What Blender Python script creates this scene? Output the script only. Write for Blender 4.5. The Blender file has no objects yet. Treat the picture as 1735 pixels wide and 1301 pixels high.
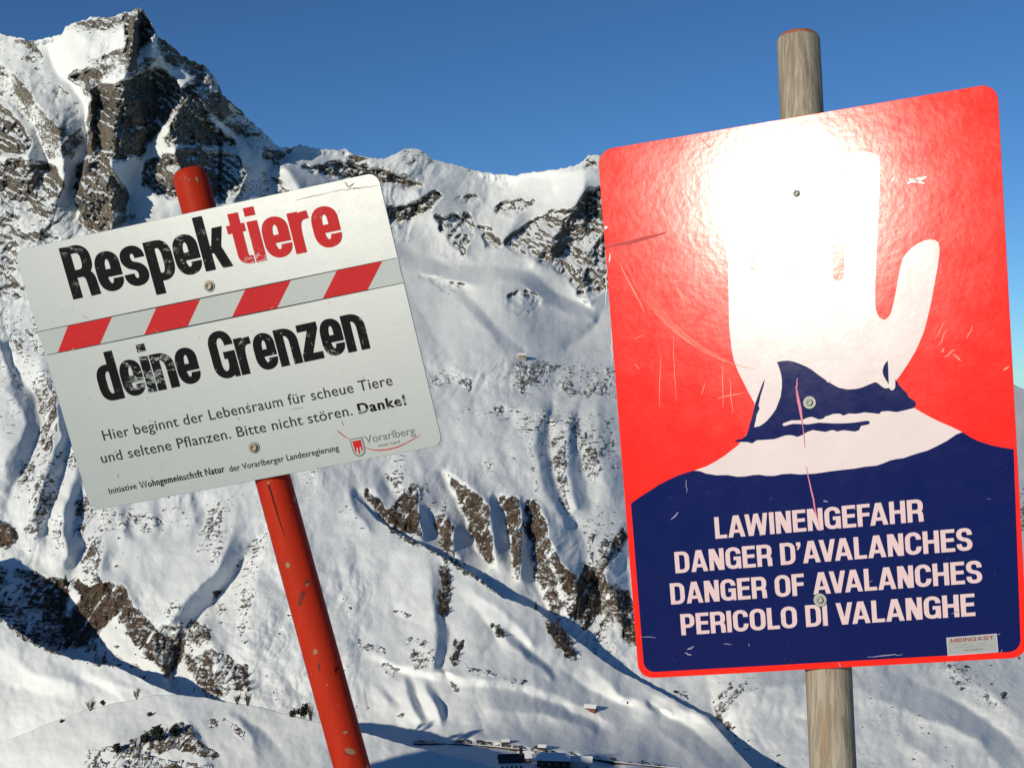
import bpy, math, random
import numpy as np
from mathutils import Vector, Matrix
R = math.radians
C = bpy.context.scene.collection
random.seed(5)
# ------------------------------------------------------------------ camera, sky, sun
F, CX, CY = 2200.0, 867.5, 650.5            # focal length and centre of the 1735 x 1301 frame
cam = bpy.data.objects.new('camera', bpy.data.cameras.new('camera'))
C.objects.link(cam)
cam.data.sensor_width = 36
cam.data.lens = 36 * F / 1735
cam.data.clip_start, cam.data.clip_end = 0.05, 20000
cam.location = (0, 0, 0)
cam.rotation_euler = (R(90), 0, 0)
bpy.context.scene.camera = cam
SUN_AZ, SUN_EL = R(40), R(17)               # sun: behind the camera, 40 degrees to the left, low
S = Vector((-math.sin(SUN_AZ) * math.cos(SUN_EL), -math.cos(SUN_AZ) * math.cos(SUN_EL), math.sin(SUN_EL)))
w = bpy.data.worlds.new('World')
bpy.context.scene.world = w
w.use_nodes = True
nt = w.node_tree
sky = nt.nodes.new('ShaderNodeTexSky')
sky.sky_type = 'NISHITA'
sky.sun_disc = False
sky.sun_elevation = SUN_EL
sky.sun_rotation = math.atan2(S.x, S.y)
sky.altitude = 3000
sky.air_density = 1.0
sky.dust_density = 0.0
sky.ozone_density = 2.5
tone = nt.nodes.new('ShaderNodeMix'); tone.data_type = 'RGBA'; tone.blend_type = 'MULTIPLY'
tone.inputs[0].default_value = 1.0; tone.inputs[7].default_value = (0.58, 0.86, 1.06, 1)   # deep blue of a dry winter sky
gam = nt.nodes.new('ShaderNodeGamma'); gam.inputs[1].default_value = 1.12
nt.links.new(sky.outputs[0], tone.inputs[6]); nt.links.new(tone.outputs[2], gam.inputs[0])
nt.links.new(gam.outputs[0], nt.nodes['Background'].inputs[0])
nt.nodes['Background'].inputs[1].default_value = 0.066
sl = bpy.data.lights.new('sun', 'SUN')
sl.energy = 3.7
sl.angle = R(0.5)
sl.color = (1.0, 0.915, 0.765)
so = bpy.data.objects.new('sun', sl)
C.objects.link(so)
so.rotation_euler = S.to_track_quat('Z', 'Y').to_euler()
vs = bpy.context.scene.view_settings
bpy.context.scene.display_settings.display_device = 'sRGB'
vs.view_transform = 'Standard'
vs.look = 'None'
vs.exposure = 0.0
vs.gamma = 1.0

# ------------------------------------------------------------------ helpers
def ray(px, py):
    return Vector(((px - CX) / F, 1.0, -(py - CY) / F))

def tag(o, label=None, cat=None, group=None, kind=None):
    if label: o['label'] = label
    if cat: o['category'] = cat
    if group: o['group'] = group
    if kind: o['kind'] = kind
    return o

def link(name, me, mat=None, parent=None):
    o = bpy.data.objects.new(name, me)
    C.objects.link(o)
    if mat: me.materials.append(mat)
    if parent:
        o.parent = parent
        o.matrix_parent_inverse = parent.matrix_world.inverted() if parent.type == 'MESH' else Matrix.Translation(-parent.location)
    return o

def mesh(name, vs_, fs, mat=None, parent=None, smooth=False):
    me = bpy.data.meshes.new(name)
    me.from_pydata([tuple(v) for v in vs_], [], fs)
    me.validate()
    me.update()
    if smooth:
        me.polygons.foreach_set('use_smooth', [True] * len(me.polygons))
    return link(name, me, mat, parent)

def empty(name, loc, label, cat, group=None):
    o = bpy.data.objects.new(name, None)
    o.location = loc
    o.empty_display_size = 0.1
    C.objects.link(o)
    return tag(o, label, cat, group)

class N:                                    # tiny node helper
    def __init__(s, name):
        s.m = bpy.data.materials.new(name)
        s.m.use_nodes = True
        s.t = s.m.node_tree
        s.b = s.t.nodes['Principled BSDF']
    def n(s, typ, **kw):
        x = s.t.nodes.new('ShaderNode' + typ)
        for k, v in kw.items():
            if k in x.inputs: s.set(x.inputs[k], v)
            else: setattr(x, k, v)
        return x
    def set(s, inp, v):
        if isinstance(v, bpy.types.NodeSocket): s.t.links.new(v, inp)
        else: inp.default_value = v
    def math(s, op, a, b=0.5, clamp=False):
        x = s.n('Math', operation=op, use_clamp=clamp)
        s.set(x.inputs[0], a); s.set(x.inputs[1], b)
        return x.outputs[0]
    def noise(s, scale, detail=4, rough=0.55, vec=None, dist=0.0):
        x = s.n('TexNoise', Scale=scale, Detail=detail, Roughness=rough, Distortion=dist)
        s.set(x.inputs['Vector'], vec if vec is not None else s.coord())
        return x.outputs['Fac']
    def coord(s, kind='Object'):
        return s.n('TexCoord').outputs[kind]
    def mapping(s, vec, scale=(1, 1, 1), rot=(0, 0, 0)):
        x = s.n('Mapping')
        s.set(x.inputs['Vector'], vec); x.inputs['Scale'].default_value = scale; x.inputs['Rotation'].default_value = rot
        return x.outputs[0]
    def step(s, v, lo, hi):
        x = s.n('MapRange', interpolation_type='SMOOTHSTEP')
        s.set(x.inputs['Value'], v); x.inputs['From Min'].default_value = lo; x.inputs['From Max'].default_value = hi
        return x.outputs[0]
    def mix(s, f, a, b):
        x = s.n('Mix', data_type='RGBA')
        s.set(x.inputs[0], f)
        s.set(x.inputs[6], a if isinstance(a, bpy.types.NodeSocket) else (*a, 1))
        s.set(x.inputs[7], b if isinstance(b, bpy.types.NodeSocket) else (*b, 1))
        return x.outputs[2]
    def bump(s, h, strength, dist, normal=None):
        x = s.n('Bump', Strength=strength, Distance=dist)
        s.set(x.inputs['Height'], h)
        if normal is not None: s.set(x.inputs['Normal'], normal)
        return x.outputs[0]
    def out(s, col, rough=0.6, spec=0.5, metal=0.0, normal=None, coat=None):
        s.set(s.b.inputs['Base Color'], col if isinstance(col, bpy.types.NodeSocket) else (*col, 1))
        s.set(s.b.inputs['Roughness'], rough)
        s.set(s.b.inputs['Specular IOR Level'], spec)
        s.set(s.b.inputs['Metallic'], metal)
        if normal is not None: s.set(s.b.inputs['Normal'], normal)
        return s.m

# ------------------------------------------------------------------ numpy noise and image-plane fields
rng = np.random.default_rng(11)
_perm = rng.permutation(4096)
_val = rng.random(4096) * 2 - 1
_gx = np.cos(rng.random(4096) * 6.2832); _gy = np.sin(np.arccos(_gx)) * np.sign(_val)
def pnoise(x, y, seed=0):                   # 2-D gradient noise, about -1..1
    x = x + seed * 17.31; y = y - seed * 9.77
    xi = np.floor(x).astype(np.int64); yi = np.floor(y).astype(np.int64)
    xf = x - xi; yf = y - yi
    u = xf * xf * xf * (xf * (xf * 6 - 15) + 10); v = yf * yf * yf * (yf * (yf * 6 - 15) + 10)
    def g(a, b, dx, dy):
        h = _perm[(_perm[a & 4095] + b) & 4095]
        return _gx[h] * dx + _gy[h] * dy
    a = g(xi, yi, xf, yf); b = g(xi + 1, yi, xf - 1, yf)
    c = g(xi, yi + 1, xf, yf - 1); d = g(xi + 1, yi + 1, xf - 1, yf - 1)
    return (a + u * (b - a) + v * (c - a + u * (a - b - c + d))) * 1.5
def fbm(x, y, lam, octs=4, seed=0, gain=0.5, ridged=False):
    s_ = np.zeros_like(x); a = 1.0; tot = 0
    for i in range(octs):
        n_ = pnoise(x / lam, y / lam, seed + i * 3)
        if ridged: n_ = 1 - 2 * np.abs(n_)
        s_ += a * n_; tot += a; a *= gain; lam *= 0.5
    return s_ / tot

GX0, GX1, GY0, GY1 = -260, 2000, -40, 1460  # image-plane extent of the fields
def bilinear(fld, h, px, py):
    x = np.clip((px - GX0) / h, 0, fld.shape[1] - 1.001); y = np.clip((py - GY0) / h, 0, fld.shape[0] - 1.001)
    xi = x.astype(np.int64); yi = y.astype(np.int64); xf = x - xi; yf = y - yi
    return (fld[yi, xi] * (1 - xf) + fld[yi, xi + 1] * xf) * (1 - yf) + (fld[yi + 1, xi] * (1 - xf) + fld[yi + 1, xi + 1] * xf) * yf
def blur(a, r):
    for ax in (0, 1):
        k = 2 * r + 1
        p = np.pad(a, [(r + 1, r) if i == ax else (0, 0) for i in (0, 1)], mode='edge').cumsum(ax)
        a = (np.take(p, range(k, p.shape[ax]), ax) - np.take(p, range(0, p.shape[ax] - k), ax)) / k
    return a
def membrane(lines, L=70.0, soften=1):
    """crest (-) and gully (+) lines relaxed to a stretched membrane; values in px units"""
    u = None
    for h in (16, 8, 4, 2):
        nx, ny = int((GX1 - GX0) / h) + 1, int((GY1 - GY0) / h) + 1
        m = np.zeros((ny, nx), bool); val = np.zeros((ny, nx)); cnt = np.zeros((ny, nx))
        for v, pts in lines:
            pts = np.array(pts, float)
            vv = np.full(len(pts), v, float) if np.isscalar(v) else np.array(v, float)
            vv[0] *= 0.4; vv[-1] *= 0.4
            for i in range(len(pts) - 1):
                k = int(np.hypot(*(pts[i + 1] - pts[i])) / (h * 0.5)) + 2
                t = np.linspace(0, 1, k)
                q = pts[i] + t[:, None] * (pts[i + 1] - pts[i])
                q = q + np.stack([pnoise(q[:, 1] / 23, q[:, 0] / 31, 4), pnoise(q[:, 0] / 27, q[:, 1] / 19, 8)], 1) * 5
                a = np.clip(((q[:, 0] - GX0) / h + 0.5).astype(int), 0, nx - 1); b = np.clip(((q[:, 1] - GY0) / h + 0.5).astype(int), 0, ny - 1)
                m[b, a] = True; np.add.at(val, (b, a), vv[i] + t * (vv[i + 1] - vv[i])); np.add.at(cnt, (b, a), 1)
        val = np.where(m, val / np.maximum(cnt, 1), 0)
        if u is None: u = val.copy()
        else:
            yy, xx = np.mgrid[0:ny, 0:nx]
            ph = h * 2
            u = bilinear(u, ph, GX0 + xx * h, GY0 + yy * h)
        k = 1 / (1 + (h / L) ** 2 / 4 * 4)
        for it in range({16: 160, 8: 80, 4: 50, 2: 30}[h]):
            u[m] = val[m]
            p = np.pad(u, 1, mode='edge')
            u = (p[:-2, 1:-1] + p[2:, 1:-1] + p[1:-1, :-2] + p[1:-1, 2:]) * 0.25 * k
        u[m] = val[m]
    for _ in range(2): u = blur(u, soften)
    return u
def polymask(polys, soft=2):
    """max of density polygons -> field at 2 px"""
    h = 2
    nx, ny = int((GX1 - GX0) / h) + 1, int((GY1 - GY0) / h) + 1
    out = np.zeros((ny, nx))
    for dens, pts in polys:
        pts = np.array(pts, float)
        x0, y0 = pts.min(0) - 4; x1, y1 = pts.max(0) + 4
        a0, a1 = max(0, int((x0 - GX0) / h)), min(nx, int((x1 - GX0) / h) + 2); b0, b1 = max(0, int((y0 - GY0) / h)), min(ny, int((y1 - GY0) / h) + 2)
        yy, xx = np.mgrid[b0:b1, a0:a1]
        X = GX0 + xx * h; Y = GY0 + yy * h
        X = X + pnoise(X / 14, Y / 14, 2) * 5; Y = Y + pnoise(X / 14, Y / 14, 5) * 5
        ins = np.zeros(X.shape, bool)
        for i in range(len(pts)):
            (xa, ya), (xb, yb) = pts[i], pts[i - 1]
            if ya == yb: continue
            c = (ya > Y) != (yb > Y)
            ins ^= c & (X < (xb - xa) * (Y - ya) / (yb - ya) + xa)
        out[b0:b1, a0:a1] = np.maximum(out[b0:b1, a0:a1], ins * dens)
    return blur(out, soft) if soft else out
def tps(ctrl):                              # thin-plate spline through (px, py, Y)
    c = np.array(ctrl, float); P = c[:, :2] / 500.0; n_ = len(c)
    def U(d2): return np.where(d2 > 1e-12, d2 * np.log(d2 + 1e-12), 0)
    K = U(((P[:, None] - P[None]) ** 2).sum(-1)) + np.eye(n_) * 2e-3
    A = np.zeros((n_ + 3, n_ + 3)); A[:n_, :n_] = K; A[:n_, n_] = 1; A[:n_, n_ + 1:] = P; A[n_, :n_] = 1; A[n_ + 1:, :n_] = P.T
    s_ = np.linalg.solve(A, np.r_[np.log(c[:, 2]), 0, 0, 0])
    def f(px, py):
        x = px / 500.0; y = py / 500.0
        r_ = s_[n_] + s_[n_ + 1] * x + s_[n_ + 2] * y
        for i in range(n_): r_ = r_ + s_[i] * U((x - P[i, 0]) ** 2 + (y - P[i, 1]) ** 2)
        return np.exp(r_)
    return f
def sampled(f):                             # cache a slow field on a 10 px raster
    h = 10
    nx, ny = int((GX1 - GX0) / h) + 1, int((GY1 - GY0) / h) + 1
    yy, xx = np.mgrid[0:ny, 0:nx]
    g = f(GX0 + xx * h * 1.0, GY0 + yy * h * 1.0)
    return lambda px, py: bilinear(g, h, px, py)

# ------------------------------------------------------------------ terrain material
def terrain_material():
    k = N('snow_and_rock')
    ob = k.coord()
    at = k.n('Attribute', attribute_name='rock').outputs['Fac']
    ti = k.n('Attribute', attribute_name='tint').outputs['Fac']
    fine = k.noise(0.28, 6, 0.65, ob)
    ledge = k.noise(1.0, 4, 0.6, k.mapping(ob, (0.10, 0.10, 0.55), (0.25, 0.1, 0)))
    sc = k.math('ADD', at, k.math('MULTIPLY', k.math('SUBTRACT', fine), 1.25))
    sc = k.math('ADD', sc, k.math('MULTIPLY', k.math('SUBTRACT', ledge), 1.1))
    fac = k.step(sc, 0.46, 0.56)
    big = k.noise(0.02, 5, 0.6, ob)
    grey = k.mix(k.step(big, 0.35, 0.65), (0.185, 0.165, 0.138), (0.370, 0.315, 0.235))
    brown = k.mix(k.step(big, 0.35, 0.65), (0.125, 0.085, 0.055), (0.250, 0.165, 0.105))
    rock = k.mix(ti, grey, brown)
    rock = k.mix(k.step(fine, 0.36, 0.58), k.mix(0.5, rock, (0.04, 0.036, 0.032)), rock)
    rock = k.mix(k.step(k.noise(0.5, 3, 0.6, k.mapping(ob, (0.5, 0.5, 0.25))), 0.52, 0.66), rock, k.mix(0.35, rock, (0.42, 0.38, 0.31)))
    snow = k.mix(k.noise(0.03, 4, 0.6, ob), (0.73, 0.755, 0.735), (0.81, 0.835, 0.81))
    vo = k.n('TexVoronoi', feature='DISTANCE_TO_EDGE', Scale=0.11)
    k.t.links.new(k.mapping(k.n('VectorMath', operation='ADD').outputs[0], (1, 1, 0.6), (0.3, 0.2, 0)), vo.inputs['Vector'])
    va = [x for x in k.t.nodes if x.type == 'VECT_MATH'][0]; k.t.links.new(ob, va.inputs[0])
    wn = k.n('TexNoise', Scale=0.12, Detail=4); k.t.links.new(ob, wn.inputs['Vector'])
    vm = k.n('VectorMath', operation='SCALE'); vm.inputs['Scale'].default_value = 9.0; k.t.links.new(wn.outputs['Color'], vm.inputs[0]); k.t.links.new(vm.outputs[0], va.inputs[1])
    seam = k.step(vo.outputs['Distance'], 0.0, 0.10)
    rock = k.mix(seam, k.mix(0.55, rock, (0.04, 0.036, 0.032)), rock)
    col = k.mix(fac, snow, rock)
    nb = k.bump(k.math('MULTIPLY', k.noise(0.07, 8, 0.62, ob), k.step(at, 0.35, 0.6)), 1.0, 16.0)
    nb = k.bump(k.math('MULTIPLY', k.noise(0.35, 6, 0.7, ob), fac), 0.9, 3.0, nb)
    nb = k.bump(k.math('MULTIPLY', k.math('MINIMUM', vo.outputs['Distance'], 0.35), fac), 0.9, 9.0, nb)
    nb = k.bump(k.noise(0.09, 6, 0.6, k.mapping(ob, (1.0, 0.5, 1.0), (0, 0, 0.6))), 0.30, 2.4, nb)
    nb = k.bump(k.noise(0.30, 5, 0.6, k.mapping(ob, (1.0, 0.35, 1.0), (0, 0, -0.5))), 0.12, 0.8, nb)
    return k.out(col, 0.75, 0.15, normal=nb)
TERR = terrain_material()

def build_sheet(name, cols, top, bot, depth, rockf, tintf, rows, back, order_seed=0, relief=1.0):
    """a hillside: front face from its foot (bot) to its crest (top), then a back that drops away"""
    px = np.asarray(cols, float)
    t = np.linspace(0, 1, rows)
    PY = bot(px)[None, :] + (top(px) - bot(px))[None, :] * t[:, None]
    PX = np.broadcast_to(px, PY.shape)
    Y, mask, tint = depth(PX, PY)
    X = (PX - CX) / F * Y; Z = -(PY - CY) / F * Y
    nb, step_, drop = back
    kk = (np.arange(1, nb + 1) ** 1.35)[:, None]
    wob = 1 + 0.25 * pnoise(PX[:nb] / 60, kk * 1.1 + 0 * PX[:nb], 3)
    Yb = Y[-1][None] + kk * step_ * wob
    Zb = Z[-1][None] - kk * step_ * drop * wob
    Xb = (px - CX)[None] / F * Yb
    V = np.stack([np.r_[X, Xb], np.r_[Y, Yb], np.r_[Z, Zb]], -1)
    # normals -> snow on what lies back, rock on what stands steep
    du = np.gradient(V, axis=1); dv = np.gradient(V, axis=0)
    nn = np.cross(du, dv); nn /= np.linalg.norm(nn, axis=-1, keepdims=True) + 1e-9
    up = np.abs(nn[:rows, :, 2])
    score = 0.62 * mask + 0.20 - 0.32 * (mask < 0.06) + np.interp(PY, [520, 640], [1.9, 0.35]) * (np.interp(PY, [520, 640], [0.54, 0.60]) - up) * mask - 1.05 * np.clip(mask, 0, 0.9) * np.clip((PY - 620) / 80, 0, 1) * np.maximum(0, fbm(PX * 0.80 + PY * 0.52, (PY * 0.80 - PX * 0.52) / 5.0, 9, 3, 47, 0.6)) + 0.34 * np.minimum(mask, 0.7) * fbm(PX, PY, 15, 4, 40 + order_seed, 0.6)
    rock = np.clip(score, -0.6, 1.4)
    rock = np.r_[rock, np.repeat(rock[-1:], nb, 0) * 0.8]
    tn = np.r_[tint, np.repeat(tint[-1:], nb, 0)]
    nr, nc = V.shape[:2]
    idx = np.arange(nr * nc).reshape(nr, nc)
    q = np.stack([idx[:-1, :-1], idx[:-1, 1:], idx[1:, 1:], idx[1:, :-1]], -1).reshape(-1, 4)
    me = bpy.data.meshes.new(name)
    me.vertices.add(nr * nc); me.vertices.foreach_set('co', V.reshape(-1).astype(np.float32))
    me.loops.add(q.size); me.loops.foreach_set('vertex_index', q.reshape(-1).astype(np.int32))
    me.polygons.add(len(q)); me.polygons.foreach_set('loop_start', (np.arange(len(q)) * 4).astype(np.int32))
    me.update(calc_edges=True)
    me.polygons.foreach_set('use_smooth', np.ones(len(q), bool))
    for nm, d in (('rock', rock), ('tint', tn)):
        a = me.attributes.new(nm, 'FLOAT', 'POINT'); a.data.foreach_set('value', d.reshape(-1).astype(np.float32))
    o = link(name, me, TERR)
    tag(o, kind='structure')
    return o

def curve1(pts):
    p = np.array(pts, float)
    return lambda x: np.interp(x, p[:, 0], p[:, 1])

# ------------------------------------------------------------------ the mountain: traced lines (pixels of the photograph) and depths
SKY = [(-260, 120), (-150, 40), (-60, 30), (0, 56), (57, 70), (78, 64), (106, 57), (112, 44), (135, 35), (155, 29.6), (193, 28), (215, 18), (222, 19), (232, 11), (243, 17),
       (250, 28), (258, 40), (265, 59), (289, 75), (311, 96), (336, 107), (352, 114), (370, 140), (377, 159), (398, 177), (420, 199), (436, 215),
       (454, 230), (470, 249), (495, 249), (508, 245), (526, 250), (572, 254), (583, 251), (601, 262), (633, 268), (651, 268), (687, 252), (697, 250),
       (715, 254), (733, 270), (779, 280), (801, 288), (833, 293), (869, 297), (897, 291), (947, 286), (983, 277), (997, 261), (1012, 262), (1040, 272),
       (1100, 300), (1160, 330), (1230, 380), (1310, 440), (1400, 500), (1500, 555), (1600, 600), (1735, 658), (1850, 640), (2000, 610)]
def skyline(x):
    y = np.interp(x, *np.array(SKY, float).T)
    a = np.where(x < 520, 1.0, 0.75)
    return y + a * (2.6 * pnoise(x / 9, x * 0, 1) + 1.6 * pnoise(x / 4.1, x * 0, 2)) + 0.8
B1 = sampled(tps([(-260, 60, 2080), (0, 60, 2020), (232, 11, 1980), (350, 110, 2020), (480, 250, 2120), (700, 250, 2250), (870, 295, 2300), (1012, 262, 2240), (1300, 450, 2350), (1735, 660, 2500), (2000, 640, 2500),
      (150, 200, 1830), (260, 250, 1820), (100, 300, 1740), (-260, 430, 1640), (0, 430, 1620), (200, 420, 1640), (400, 400, 1760), (480, 330, 1930), (620, 340, 2090), (700, 440, 1960), (800, 440, 1960), (950, 440, 1960), (950, 520, 1800), (850, 500, 1740),
      (0, 600, 1450), (300, 600, 1440), (700, 600, 1500), (900, 600, 1560), (1300, 600, 1800), (1735, 720, 2050),
      (200, 700, 1330), (800, 700, 1370), (1000, 690, 1430), (1250, 750, 1500), (0, 800, 1200), (400, 800, 1210), (700, 810, 1220), (950, 800, 1260), (1200, 850, 1330), (1735, 850, 1550),
      (0, 950, 1090), (300, 950, 1070), (450, 900, 1100), (640, 885, 1125), (850, 900, 1135), (1000, 950, 1115), (810, 975, 1085), (905, 1030, 1055), (0, 1080, 1035), (150, 1080, 1010), (300, 1100, 975), (1000, 1080, 1040), (1080, 1150, 1000), (1300, 1100, 1035), (1735, 1100, 1130), (1200, 1215, 945),
      (0, 1300, 900), (500, 1300, 850), (350, 1000, 1030), (1300, 1300, 890), (1735, 1300, 930), (-200, 1300, 900), (2000, 1300, 950), (900, 1400, 820), (1735, 1450, 850), (0, 1450, 800)]))
L1 = [
 # peak
 (-60, [(232, 14), (228, 60), (222, 100), (205, 140), (197, 180), (195, 230), (190, 270), (186, 300), (192, 350), (185, 400)]),
 (42, [(78, 66), (92, 115), (120, 145), (146, 185), (150, 235), (135, 285), (122, 330), (142, 385)]),
 (-30, [(-40, 60), (40, 150), (100, 220), (110, 300), (60, 400)]), (-22, [(0, 200), (40, 240), (60, 330)]), (24, [(10, 120), (60, 215), (84, 285), (40, 350)]),
 (46, [(262, 118), (280, 150), (265, 210), (246, 262), (224, 315), (212, 360), (226, 420)]),
 (-46, [(312, 140), (306, 180), (296, 225), (300, 262), (306, 310), (318, 345)]),
 (20, [(345, 215), (360, 262), (372, 330)]), (-30, [(404, 262), (410, 300), (395, 350)]),
 (55, [(482, 262), (452, 300), (470, 340), (500, 400)]), (-24, [(430, 222), (462, 262), (506, 316), (540, 340)]),
 (30, [(385, 180), (400, 215), (430, 260)]), (-30, [(352, 118), (372, 160), (382, 205)]),
 (-14, [(112, 46), (150, 70), (190, 80)]), (16, [(170, 130), (160, 200), (165, 262)]), (-30, [(152, 150), (156, 200), (152, 262), (138, 300), (132, 340), (152, 392)]),
 (20, [(240, 40), (242, 70), (236, 100)]), (-24, [(252, 40), (256, 70), (270, 105)]),
 # ridge and cirque
 (-24, [(697, 252), (690, 300), (716, 336), (760, 388), (790, 432)]), (22, [(869, 298), (850, 330), (806, 362), (812, 400)]), (-30, [(997, 264), (985, 330), (960, 362), (930, 420), (900, 446)]),
 (-36, [(1014, 400), (985, 470), (1000, 520)]), (20, [(930, 300), (940, 332), (902, 372), (872, 402), (880, 450)]), (22, [(600, 264), (560, 330), (640, 380), (690, 430)]), (-18, [(640, 290), (735, 322), (752, 332)]),
 (-16, [(855, 345), (880, 362), (850, 410)]), (30, [(1000, 330), (1005, 390), (950, 430), (960, 480)]), (-22, [(1100, 310), (1060, 400), (1045, 480)]),
 (-22, [(690, 456), (760, 471), (810, 484), (850, 470), (885, 477), (912, 503), (960, 528), (1010, 541)]),
 (20, [(678, 428), (760, 448), (830, 454), (892, 458), (942, 498), (1005, 522)]),
 (-10, [(756, 488), (800, 530), (830, 568), (862, 600)]), (10, [(778, 486), (822, 530), (850, 566), (890, 592)]), (14, [(690, 490), (730, 560), (760, 600)]), (-10, [(910, 520), (900, 560), (920, 590)]),
 (-12, [(770, 622), (880, 603), (1000, 598), (1050, 590)]), (10, [(780, 648), (870, 660), (980, 690)]), (-8, [(840, 680), (920, 700), (960, 720)]), (14, [(1040, 500), (1005, 560), (960, 590)]),
 # right-hand gullies below the bench
 (20, [(945, 640), (930, 720), (935, 800), (950, 850), (985, 900), (995, 950)]), (-13, [(915, 690), (903, 760), (925, 832), (958, 892)]),
 (14, [(985, 660), (975, 740), (1000, 850), (1004, 922)]), (-12, [(965, 700), (962, 800), (978, 860)]), (-12, [(1010, 690), (1015, 780), (1040, 860)]), (10, [(870, 700), (850, 760), (880, 820)]),
 # eroded ribs
 (24, [(604, 832), (620, 852), (645, 884), (670, 905)]), (-16, [(590, 826), (598, 862), (630, 900)]), (-14, [(634, 826), (648, 858)]), (20, [(652, 868), (664, 895)]),
 (-26, [(700, 820), (708, 865), (713, 907)]), (22, [(722, 862), (742, 905), (752, 938)]), (-20, [(757, 876), (769, 900), (767, 930), (782, 952)]),
 (26, [(748, 803), (780, 858), (803, 925), (826, 964)]), (-26, [(760, 798), (802, 828), (827, 858), (834, 915), (840, 952)]),
 (24, [(837, 843), (855, 876), (864, 930), (872, 977)]), (-22, [(846, 836), (880, 844), (886, 890), (882, 940), (881, 982)]),
 (26, [(888, 857), (894, 915), (908, 985), (930, 1040), (965, 1090)]), (-26, [(905, 845), (926, 875), (931, 915), (959, 965), (977, 980), (976, 1010), (967, 1040)]),
 (24, [(990, 950), (1006, 980), (1020, 1030), (996, 1072)]), (-20, [(1062, 880), (1030, 930), (1026, 985), (1052, 1040), (1072, 1090)]), (16, [(1090, 900), (1060, 960), (1080, 1040)]), (16, [(640, 790), (660, 830), (676, 850)]),
 (-10, [(700, 770), (720, 800), (728, 850)]), (-8, [(560, 790), (570, 830)]),
 # left flank
 (22, [(13, 579), (19, 618), (65, 683), (72, 715), (55, 767), (22, 828), (14, 862)]), (-16, [(-10, 640), (26, 676), (46, 720), (10, 780), (-20, 820)]), (-14, [(-10, 560), (6, 600), (20, 650)]),
 (-20, [(66, 610), (96, 680), (102, 740), (80, 800), (58, 862), (60, 920)]), (16, [(118, 700), (114, 770), (98, 830), (76, 905)]), (-12, [(140, 740), (128, 800), (112, 850)]),
 (22, [(137, 826), (132, 870), (121, 899), (143, 921), (130, 960), (118, 985)]), (-14, [(126, 822), (106, 868), (104, 900), (116, 944)]),
 (10, [(216, 866), (223, 902), (234, 920)]), (-8, [(204, 868), (212, 910)]), (9, [(268, 850), (276, 892), (262, 910)]), (-8, [(250, 850), (262, 890)]), (8, [(330, 838), (350, 880), (330, 910)]), (-8, [(318, 836), (330, 880)]),
 (26, [(458, 893), (422, 930), (399, 973), (361, 1019), (324, 1061), (311, 1090), (289, 1148), (300, 1190)]), (-22, [(396, 896), (372, 960), (350, 981), (325, 1008), (302, 1028), (286, 1055), (262, 1062)]),
 (-22, [(150, 986), (172, 986), (213, 992), (232, 1038), (262, 1062)]), (28, [(128, 984), (112, 1040), (116, 1090), (172, 1132), (282, 1162)]), (-14, [(180, 930), (172, 960), (160, 985)]), (10, [(205, 930), (188, 960)]),
 (-12, [(230, 1060), (262, 1100), (285, 1140)]), (-16, [(345, 1055), (365, 1100), (380, 1150)]), (-10, [(470, 890), (440, 960), (420, 1040)]),
 (12, [(60, 480), (90, 560), (130, 640)]), (-12, [(150, 480), (180, 600), (200, 700)]), (12, [(300, 480), (330, 600), (300, 740)]), (-12, [(480, 480), (500, 600), (460, 720)]), (12, [(600, 560), (640, 660), (600, 760)]),
 # slopes below the right-hand sign
 (-26, [(1216, 1214), (1264, 1172), (1320, 1160), (1380, 1157)]), (22, [(1196, 1150), (1212, 1208), (1224, 1232), (1248, 1276), (1280, 1310)]),
 (-22, [(1440, 1162), (1512, 1194), (1600, 1228), (1665, 1256), (1700, 1310)]), (18, [(1545, 1150), (1640, 1200), (1700, 1240), (1745, 1300)]), (-19, [(1480, 1236), (1560, 1268), (1610, 1310)]), (14, [(1270, 1260), (1350, 1215), (1400, 1230)]),
 (-16, [(1610, 1130), (1690, 1180), (1735, 1220)]), (-22, [(1200, 900), (1150, 1000), (1180, 1090)]), (22, [(1400, 900), (1380, 1000), (1300, 1120)]), (-22, [(1560, 900), (1520, 1000), (1480, 1100)]), (19, [(1660, 900), (1620, 1000), (1600, 1100)]),
]
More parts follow.
